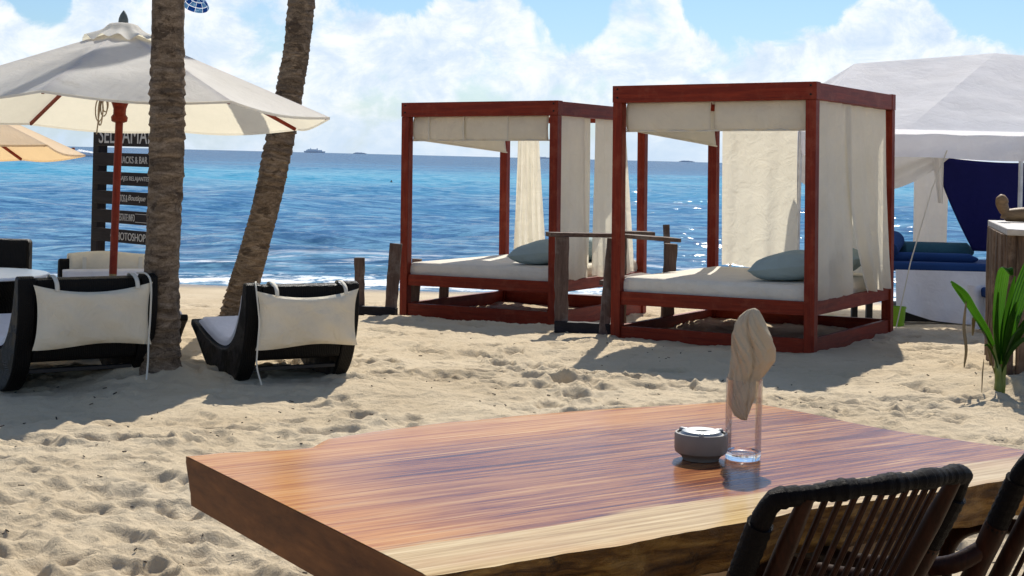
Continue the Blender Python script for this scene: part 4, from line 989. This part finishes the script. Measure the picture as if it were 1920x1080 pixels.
# ------------------------------------------------------------------ COCONUT SPROUT
sp = thing('coconut_sprout', 'young coconut palm with broad pleated green leaves before the log counter', 'plant', (3.17, 9.62, 0))
sp.scale = (.98, .98, .98)
MB().tube(catmull([(0, 0, -.05), (.0, 0, .08), (-.01, 0, .2), (-.03, 0, .33)], 5), [.034]*5+[.03]*5+[.022]*5+[.012], 10, flat=.8).build('stem', 'stem', sp)
MB().tube(catmull([(.02, 0, -.05), (.03, 0, .1), (.04, .0, .28)], 5), [.02]*5+[.016]*5+[.008], 8).build('stem', 'stem', sp)
def leaf(pts, wmax, side, mat='leaf', nm='leaf', pleat=6, wpow=.6):
    C = catmull(pts, 8); n = len(C); side = V(side).normalized(); pw = 2*pleat
    vs = []
    for i, p in enumerate(C):
        d = (V(C[min(i+1, n-1)])-V(C[max(i-1, 0)])).normalized(); s_ = (side-d*side.dot(d)).normalized(); nn = d.cross(s_)
        t_ = i/(n-1); w_ = .84*wmax*max(.02, math.sin(PI*min(1, t_*.93+.04))**wpow)
        for j in range(pw+1):
            q = j/pw*2-1; vs.append(V(p)+s_*q*w_/2+nn*(.0035*(1 if j % 2 else -1)*min(1, w_/.04)+abs(q)*w_*.16))
    fs = [(i*(pw+1)+j, i*(pw+1)+j+1, (i+1)*(pw+1)+j+1, (i+1)*(pw+1)+j) for i in range(n-1) for j in range(pw)]
    return MB().add(vs, fs).build(nm, mat, sp, angle=25)
leaf([(-.03, 0, .30), (-.09, -.01, .42), (-.18, -.03, .55), (-.25, -.04, .66), (-.345, -.05, .74)], .062, (.75, .1, .6))
leaf([(-.04, .01, .28), (-.11, -.0, .42), (-.20, -.0, .56), (-.29, -.0, .68), (-.33, -.02, .72)], .032, (.75, .4, .5))
leaf([(0, 0, .22), (-.005, .02, .45), (.01, .03, .65), (.02, -.0, .80), (.03, -.04, .83), (.045, -.07, .79)], .105, (1, .1, 0))
leaf([(.02, -.02, .22), (.04, -.04, .38), (.06, -.06, .52), (.085, -.07, .62)], .055, (1, .0, -.3))
leaf([(.03, 0, .22), (.08, .02, .45), (.15, .04, .68), (.22, .05, .88), (.25, .04, .96)], .12, (.9, -.2, -.3))
leaf([(.03, -.02, .24), (.08, -.05, .38), (.16, -.1, .47), (.26, -.16, .52), (.34, -.2, .5)], .07, (.5, .5, -.6))
leaf([(.03, -.01, .2), (.07, -.04, .34), (.13, -.09, .45), (.22, -.12, .56), (.32, -.16, .62)], .05, (.6, .3, -.7))
leaf([(.02, -.01, .15), (.05, -.03, .27), (.09, -.05, .36), (.13, -.07, .42)], .05, (.8, .2, -.4))
leaf([(.0, -.02, .20), (-.03, -.04, .36), (-.045, -.06, .52), (-.04, -.07, .68)], .04, (1, .1, .1))
leaf([(.01, .0, .2), (.03, .02, .42), (.07, .03, .62), (.10, .03, .78)], .05, (1, .2, -.2))
leaf([(.02, .0, .2), (.10, .0, .38), (.19, -.02, .52), (.29, -.04, .66), (.38, -.06, .74)], .05, (.8, .2, -.6))
leaf([(.02, -.02, .18), (.06, -.07, .30), (.12, -.12, .38), (.20, -.16, .40), (.26, -.18, .37)], .045, (.7, .4, -.5))
leaf([(-.01, -.02, .16), (-.05, -.05, .26), (-.10, -.08, .33), (-.13, -.09, .33)], .02, (.7, .3, .6))
for (a, b_, w_) in ((((-.235, -.03, .62), (-.25, -.04, .45), (-.235, -.05, .3), (-.245, -.05, .18)), 'a', .03), (((-.02, 0, .12), (-.07, -.03, .25), (-.10, -.04, .36), (-.12, -.03, .42)), 'b', .018),
                    (((-.12, -.06, .24), (-.13, -.07, .14), (-.135, -.08, .02)), 'c', .012), (((-.03, 0, .28), (-.12, .02, .46), (-.16, .03, .50), (-.17, .03, .38)), 'd', .04)):
    leaf(a, w_, (1, .3, 0), 'dead', 'dead_leaf', 1, .5)

# ------------------------------------------------------------------ TABLE
tu = V((.817, .577, 0)); tnv = V((-.577, .817, 0)); tyaw = math.atan2(.577, .817); Q0 = V((-.122, 2.453, 0))
tbl = thing('slab_table', 'thick varnished live edge wooden table in the foreground', 'table', Q0, tyaw)
def tl(x, y): d = V((x, y, 0))-Q0; return (d.dot(tu), d.dot(tnv))
front = [tl(*p) for p in ((.084, 2.59), (.401, 2.828), (.618, 2.996), (1.005, 3.239), (1.172, 3.367))]
far_ = [tl(*p) for p in ((-.715, 3.36), (-.641, 3.411), (-.526, 3.457), (-.451, 3.499), (-.421, 3.609), (-.328, 3.72), (-.135, 3.883), (.075, 4.026), (.299, 4.154), (.601, 4.299), (.869, 4.417), (.945, 4.439))]
fa = np.array([(0, 0)]+front+[(1.90, .0)]); fb = np.array(sorted(far_+[(1.96, far_[-1][1]-.02)]))
NX = 190; NY = 30; TH = .105; zt = .76
sarr = np.linspace(0, 1, NX+1)
def tabx(s_, v_):      # skewed ends
    x0 = lerp(0, far_[0][0], v_); x1 = lerp(1.86, 1.72, v_) + .02*math.sin(v_*9)
    return lerp(x0, x1, s_)
def tab(s_, v_, z):
    e = (z-zt)/TH      # 0 top … -1 bottom
    x = tabx(s_, v_); yf = float(np.interp(x, fa[:, 0], fa[:, 1])); yb = float(np.interp(x, fb[:, 0], fb[:, 1]))
    nf = .012*float(perlin(np.array([x*6.]), np.array([e*2.]))[0])+.006*float(perlin(np.array([x*19.]), np.array([e*5.]))[0])
    yf += nf*(1+2*abs(e)) + .045*abs(e)**1.3; yb -= nf+.03*abs(e)
    return (x, lerp(yf, yb, v_), z)
topm = MB().grid(lambda u_, v_: (lambda p: (p[0], p[1], zt-.0015*max(0, 1-min(v_, 1-v_)/.004)))(tab(u_, v_, zt)), NX, 60)
slab = topm.build('tabletop', 'tabletop', tbl, angle=80)
bot = MB().grid(lambda u_, v_: tab(u_, 1-v_, zt-TH), 60, 10)
def sidef(fixed, end):
    def g(u_, v_):
        z = zt-.0015-(TH-.0015)*v_
        return tab(u_, fixed, z) if end is None else tab(end, u_, z)
    return g
edge_ = MB().grid(sidef(0, None), NX, 8).build('front_edge', 'tableedge', tbl, angle=60, label='rough bark stained live edge')
MB().grid(sidef(1, None), NX, 8).build('back_edge', 'tableedge', tbl, angle=60)
MB().grid(sidef(0, 0.0), 40, 8).build('end_edge', 'endgrain', tbl, angle=60, label='dark cut end grain')
MB().grid(sidef(0, 1.0), 40, 8).build('end_edge', 'endgrain', tbl, angle=60)
bot.build('underside', 'tableedge', tbl)
for (x_, w_) in ((.30, .09), (1.42, .10)):
    MB().add(*(lambda m_: (m_.v, m_.f))(rough_beam((x_, .50, -.05), (x_, .50, zt-TH-.002), w_, .74, 3 if x_ < 1 else 4, 8))).build('leg', 'legwood', tbl, bevel=.008, angle=40)
rough_beam((.345, .5, .25), (1.37, .5, .25), .06, .09, 6, 6).build('stretcher', 'legwood', tbl, bevel=.006)

# vase with napkin, ashtray
vs_ = thing('glass_vase', 'clear glass cylinder vase holding a rolled napkin on the table', 'vase', (.554, 3.475, zt+.001))
MB().lathe([(0, 0), (.038, 0), (.0408, .003), (.0420, .010), (.0418, .020), (.030, .0165), (0, .016)], 64).build('base', 'glass', vs_, angle=60)
MB().lathe([(.0421, .0205), (.0426, .185), (.0420, .187), (.0414, .185), (.0409, .0207)], 64, close=True).build('body', 'thinglass', vs_, angle=60)
def napkin():
    keys = [(0.092, .002, .006, .008), (.10, -.004, .014, .012), (.125, -.008, .024, .018), (.15, -.006, .032, .022), (.185, -.002, .036, .026), (.205, .006, .040, .030), (.23, .014, .046, .032), (.26, .016, .047, .032), (.29, .012, .043, .029), (.315, .010, .033, .024), (.335, .012, .023, .016), (.348, .016, .012, .008), (.352, .018, .003, .003)]
    K = np.array(keys); zz = np.linspace(K[0, 0], K[-1, 0], 120); n = 180; vs = []
    for z in zz:
        cx, rx, ry = [np.interp(z, K[:, 0], K[:, i]) for i in (1, 2, 3)]
        lim = .0375 if z < .19 else 1
        for k in range(n):
            a = 2*PI*k/n; tw = a+(z-.2)*6
            fold = 1+.10*math.sin(tw*3+1)+.07*math.sin(tw*7+z*30)+ .05*abs(math.sin(tw*5.5))
            ridge = .13*(((a*1.15+z*15) % .42)/.42-.5)*max(0, math.cos(a-4.1))**.7 + .05*(((a*.7-z*9) % .8)/.8-.5)
            notch = -.28*math.exp(-((math.atan2(math.sin(a-4.9+(z-.2)*5), math.cos(a-4.9+(z-.2)*5)))/.12)**2)
            f_ = fold+ridge+notch
            x_, y_ = cx+rx*f_*math.cos(a), ry*f_*math.sin(a)
            r_ = math.hypot(x_, y_)
            if r_ > lim: x_, y_ = x_*lim/r_, y_*lim/r_
            vs.append((x_, y_, z))
    fs = [(i*n+k, i*n+(k+1) % n, (i+1)*n+(k+1) % n, (i+1)*n+k) for i in range(len(zz)-1) for k in range(n)]+[tuple(range(n))[::-1], tuple(range((len(zz)-1)*n, len(zz)*n))]
    return MB().add(vs, fs)
o = napkin().build('napkin', 'napkin', None, angle=80); o.location = (.554, 3.475, zt+.001); tag(o, 'beige cloth napkin rolled upright inside the glass vase', 'napkin')
at_ = thing('ashtray', 'round taupe ceramic ashtray with silver lid beside the glass vase', 'ashtray', (.455, 3.465, zt+.001))
MB().lathe([(0, 0), (.042, 0), (.044, .006), (.048, .010), (.0595, .018), (.0615, .026), (.0615, .058), (.060, .062), (.056, .062), (.054, .058), (.054, .045), (0, .045)], 64).build('bowl', 'ceramic', at_, angle=30)
MB().lathe([(.012, .052), (.013, .066), (.018, .068), (.036, .0685), (.044, .066), (.048, .060), (.0535, .058), (.0535, .0545), (.046, .056), (.034, .060), (.02, .060)], 64, close=True).build('lid', 'steel', at_, angle=30)
MB().lathe([(.0, .050), (.0115, .050), (.0115, .057), (0, .057)], 24).build('lid_hole_dark', 'iron', at_)  # dark disc sunk in the lid's hole for its shaded inside
for a in (.4, 2.5, 4.6):
    MB().box((.046*math.cos(a), .046*math.sin(a), .063), (.022, .012, .010), (0, 0, a)).build('cigarette_rest', 'steel', at_, bevel=.003)

# ------------------------------------------------------------------ RATTAN CHAIRS
def rattan_chair(label, loc, yaw):
    r = thing('rattan_chair', label, 'chair', loc, yaw, 'dark rattan chairs at the table')
    # local: x right, y forward (to the table). back top y=-.42 z=.93
    def bk(x, z):   # reclined, gently bowed back
        t_ = (z-.42)/.51; return V((x*(.86+.14*t_), -.15-.27*t_+.05*(x/.22)**2*.5, z))
    hw = .222
    for s_ in (-1, 1):
        P = [bk(s_*hw, z) for z in np.linspace(.36, .89, 12)]; low = [V((s_*.20, -.20, -.04)), V((s_*.20, -.17, .2))]
        P = [V(q) for q in catmull(low+[P[0]]+P[3::3], 5)]
        MB().tube(P, [.021+.001*math.sin(i*1.1) for i in range(len(P))], 14).build('back_post', 'rattan', r)
        PP = [bk(s_*hw, z) for z in np.linspace(.78, .885, 14)]
        MB().tube([p for p in PP], [.0205+.0014*(i % 2) for i in range(14)], 14).build('post_wrap', 'wrap', r, angle=80)
        P = [bk(s_*(hw-.055), z)+V((0, -.013*(z-.36)/.57, 0)) for z in np.linspace(.36, .934, 8)]
        MB().tube(P, [.0165]*7+[.012], 12).build('inner_post', 'rattan', r)
        arm = catmull([bk(s_*hw, .74), V((s_*.265, -.24, .70)), V((s_*.275, -.05, .66)), V((s_*.27, .12, .64)), V((s_*.25, .20, .58)), V((s_*.24, .21, .44)), V((s_*.22, .22, -.04))], 6)
        MB().tube(arm, .018, 12).build('arm', 'rattan', r)
        MB().tube([(s_*.20, -.17, .2), (s_*.225, .215, .2)], .012, 8).build('stretcher', 'rattan', r)
    n = 40; P = [bk(-hw, .87), bk(-hw*1.0, .895), bk(-hw*.985, .914)]
    for i in range(n*2+1):
        t_ = (i/(n*2)*2-1)*.955; q = bk(t_*hw, .925); P.append(q+V((0, -.028*(1-t_*t_), .018*(1-t_**2)**.7)))
    P += [bk(hw*.985, .914), bk(hw, .895), bk(hw, .87)]
    MB().tube(P, [.0168+.0010*(i % 2)+.0022*math.sin(i*.35)+.0010*math.sin(i*1.7) for i in range(len(P))], 14, flat=.9).build('top_rail', 'wrap', r, angle=80)
    for k in range(10):
        x_ = -.125+.25*k/9
        P = [bk(x_, z)+V((0, -.012*(1-(x_/.2)**2), 0)) for z in (.35, .55, .75, .93)]
        MB().tube(P, .0054, 8).build('spindle', 'rattan', r)
    MB().tube([bk(x_, .36)+V((0, .0, 0)) for x_ in (-.2, -.1, 0, .1, .2)], .017, 12).build('lower_rail', 'rattan', r)
    MB().tube(catmull([(-.22, -.15, .38), (.22, -.15, .38), (.235, .22, .40), (-.235, .22, .40), (-.22, -.15, .38)], 6), .018, 10, cap=False).build('seat_frame', 'rattan', r)
    MB().box((0, .03, .392), (.41, .35, .022)).build('seat', 'wicker', r, bevel=.006)
    return r
ch = rattan_chair('dark rattan chair with wrapped top rail at the near side of the table', (.395, 2.775, 0), .555)
c2 = copy_tree(ch); c2.location = (.395+.535, 2.775+.385, 0); c2['label'] = 'dark rattan chair cut off by the right edge of the photo'

# ------------------------------------------------------------------ FAR THINGS
def ship(label, loc, L0, h, sd_):
    r = thing('ship', label, 'ship', loc, 0, 'ships on the horizon')
    MB().add([(-L0/2, -6, 0), (L0/2, -6, 0), (L0/2, 6, 0), (-L0/2, 6, 0), (-L0*.54, -8, h*.35), (L0*.52, -8, h*.35), (L0*.52, 8, h*.35), (-L0*.54, 8, h*.35)],
        [(0, 3, 2, 1), (4, 5, 6, 7), (0, 1, 5, 4), (1, 2, 6, 5), (2, 3, 7, 6), (3, 0, 4, 7)]).build('hull', 'ship', r, smooth=False)
    m_ = MB(); m_.box((-.02*L0, 0, h*.48), (L0*.8, 12, h*.26)); m_.box((-.1*L0, 0, h*.68), (L0*.5, 10, h*.14)); m_.build('superstructure', 'ship', r, smooth=False)
    for x_ in (-.2, .12): MB().box((x_*L0, 0, h*.86), (L0*.05, 5, h*.24)).build('funnel', 'ship', r, smooth=False)
    return r
def hp(x, Y): return ((x-960)/F*Y, Y, SEA_Z)
ship('pale cruise ship on the horizon right of the leaning palm', hp(590, 7000), 95, 22, 1)
ship('small pale ship on the horizon, second from the left', hp(675, 7000), 60, 9, 2)
ship('tiny pale ship on the horizon seen inside the nearer daybed', hp(1288, 7000), 70, 9, 3)
ship('faint pale ship on the horizon seen inside the further daybed', hp(1018, 7000), 90, 9, 4)
sb = thing('speedboat', 'small speedboat throwing white spray near the horizon at the left', 'boat', (-83.5, 285, SEA_Z+.1), .2)
sb.scale = (.8, .8, .8)
MB().add([(-2, -.8, 0), (1.6, -.6, 0), (2.6, 0, .5), (1.6, .6, 0), (-2, .8, 0), (-2, -1, .8), (1.4, -.9, .8), (3, 0, 1.0), (1.4, .9, .8), (-2, 1, .8)],
    [(0, 1, 6, 5), (1, 2, 7, 6), (2, 3, 8, 7), (3, 4, 9, 8), (4, 0, 5, 9), (5, 6, 7, 8, 9), (0, 4, 3, 2, 1)]).build('hull', 'glasswhite', sb, smooth=False)
MB().box((-.3, 0, 1.3), (.7, .8, 1.1)).build('cabin', 'orange', sb, bevel=.1)
wk = MB()
for k in range(26):
    u_ = k/25; wk.lathe([(0, -.3), (.8*(1-u_)+.3, -.1), (.6*(1-u_)+.25, .5*(1-u_)+.15), (0, .9*(1-u_)+.2)], 8, (-84+1.5+5.5*u_, 285+random.uniform(-.4, .4), SEA_Z+.2))
tag(wk.build('boat_wake', plain('foam_spray', (.85, .88, .9), .8), None), None, None, kind='stuff')
ps_ = thing('parasail', 'blue and white parasail canopy high above the sea beside the straight palm', 'parasail', (-42.9, 200, 20.5), (.5, .35, 0))
M['pblue'] = cloth('parasail_blue', (.02, .09, .30), .35, None, .2); M['pwhite'] = cloth('parasail_white', (.35, .50, .60), .35, None, .2)
for k in range(10):
    for j in range(3):
        a0, a1 = k*PI/5, (k+1)*PI/5-.03; e0, e1 = .08+j*.48, .08+(j+1)*.48-.05
        def fn(u_, v_, a0=a0, a1=a1, e0=e0, e1=e1):
            a = lerp(a0, a1, u_); e = lerp(e0, e1, v_); q = 1.75+.10*math.sin(u_*PI)*math.sin(v_*PI)
            return (q*math.cos(a)*math.cos(e), q*math.sin(a)*math.cos(e), q*math.sin(e)*.8)
        MB().grid(fn, 5, 4).build('canopy_panel', M['pblue'] if (k+j) % 2 else M['pwhite'], ps_)

# ------------------------------------------------------------------ small debris on the sand
db = MB(); rd = random.Random(5)
for k in range(420):
    y_ = 4.6+8*rd.random()**1.3; x_ = (rd.random()*2-1)*y_*.36; z_ = gz(x_, y_)+.006; a = rd.random()*PI; l_ = rd.uniform(.004, .013); 
    db.box((x_, y_, z_), (l_*2, l_*.6, .004), (rd.uniform(-.4, .4), rd.uniform(-.4, .4), a))
tag(db.build('sand_debris', plain('dark_debris', (.035, .022, .015), .9), None, smooth=False), None, None, kind='stuff')
for (x_, y_, a, l_, lab) in ((-.735, 6.0, .3, .055, 'dark pod on the sand left of the table end'), (-.93, 6.95, -.5, .05, 'small dry leaf bit on the sand between loungers and table'), (3.33, 9.1, .2, .05, 'dry leaf scrap on the sand before the coconut sprout')):
    z_ = gz(x_, y_)+.012
    o = MB().tube([(-l_, 0, 0), (-l_*.5, .004, .004), (0, .005, .006), (l_*.6, .002, .004), (l_, 0, .002)], [.002, .007, .009, .007, .001], 8, flat=.5).build('seed_pod', 'dead')
    o.location = (x_, y_, z_); o.rotation_euler = (0, 0, a); tag(o, lab, 'seed pod')

for (px_, Yb, lab) in ((1612, 60, 'small dark buoy on the water left of the tent curtain'), (1500, 70, 'small dark buoy on the water seen through the nearer daybed'), (735, 90, 'tiny dark buoy floating left of the further daybed')):
    o = MB().lathe([(0, -.1), (.09, -.05), (.12, .02), (.09, .09), (.03, .13), (.02, .2), (0, .2)], 14).build('buoy', 'darkleg'); o.location = ((px_-960)/F*Yb, Yb, SEA_Z+.06); tag(o, lab, 'buoy', 'buoys on the water')
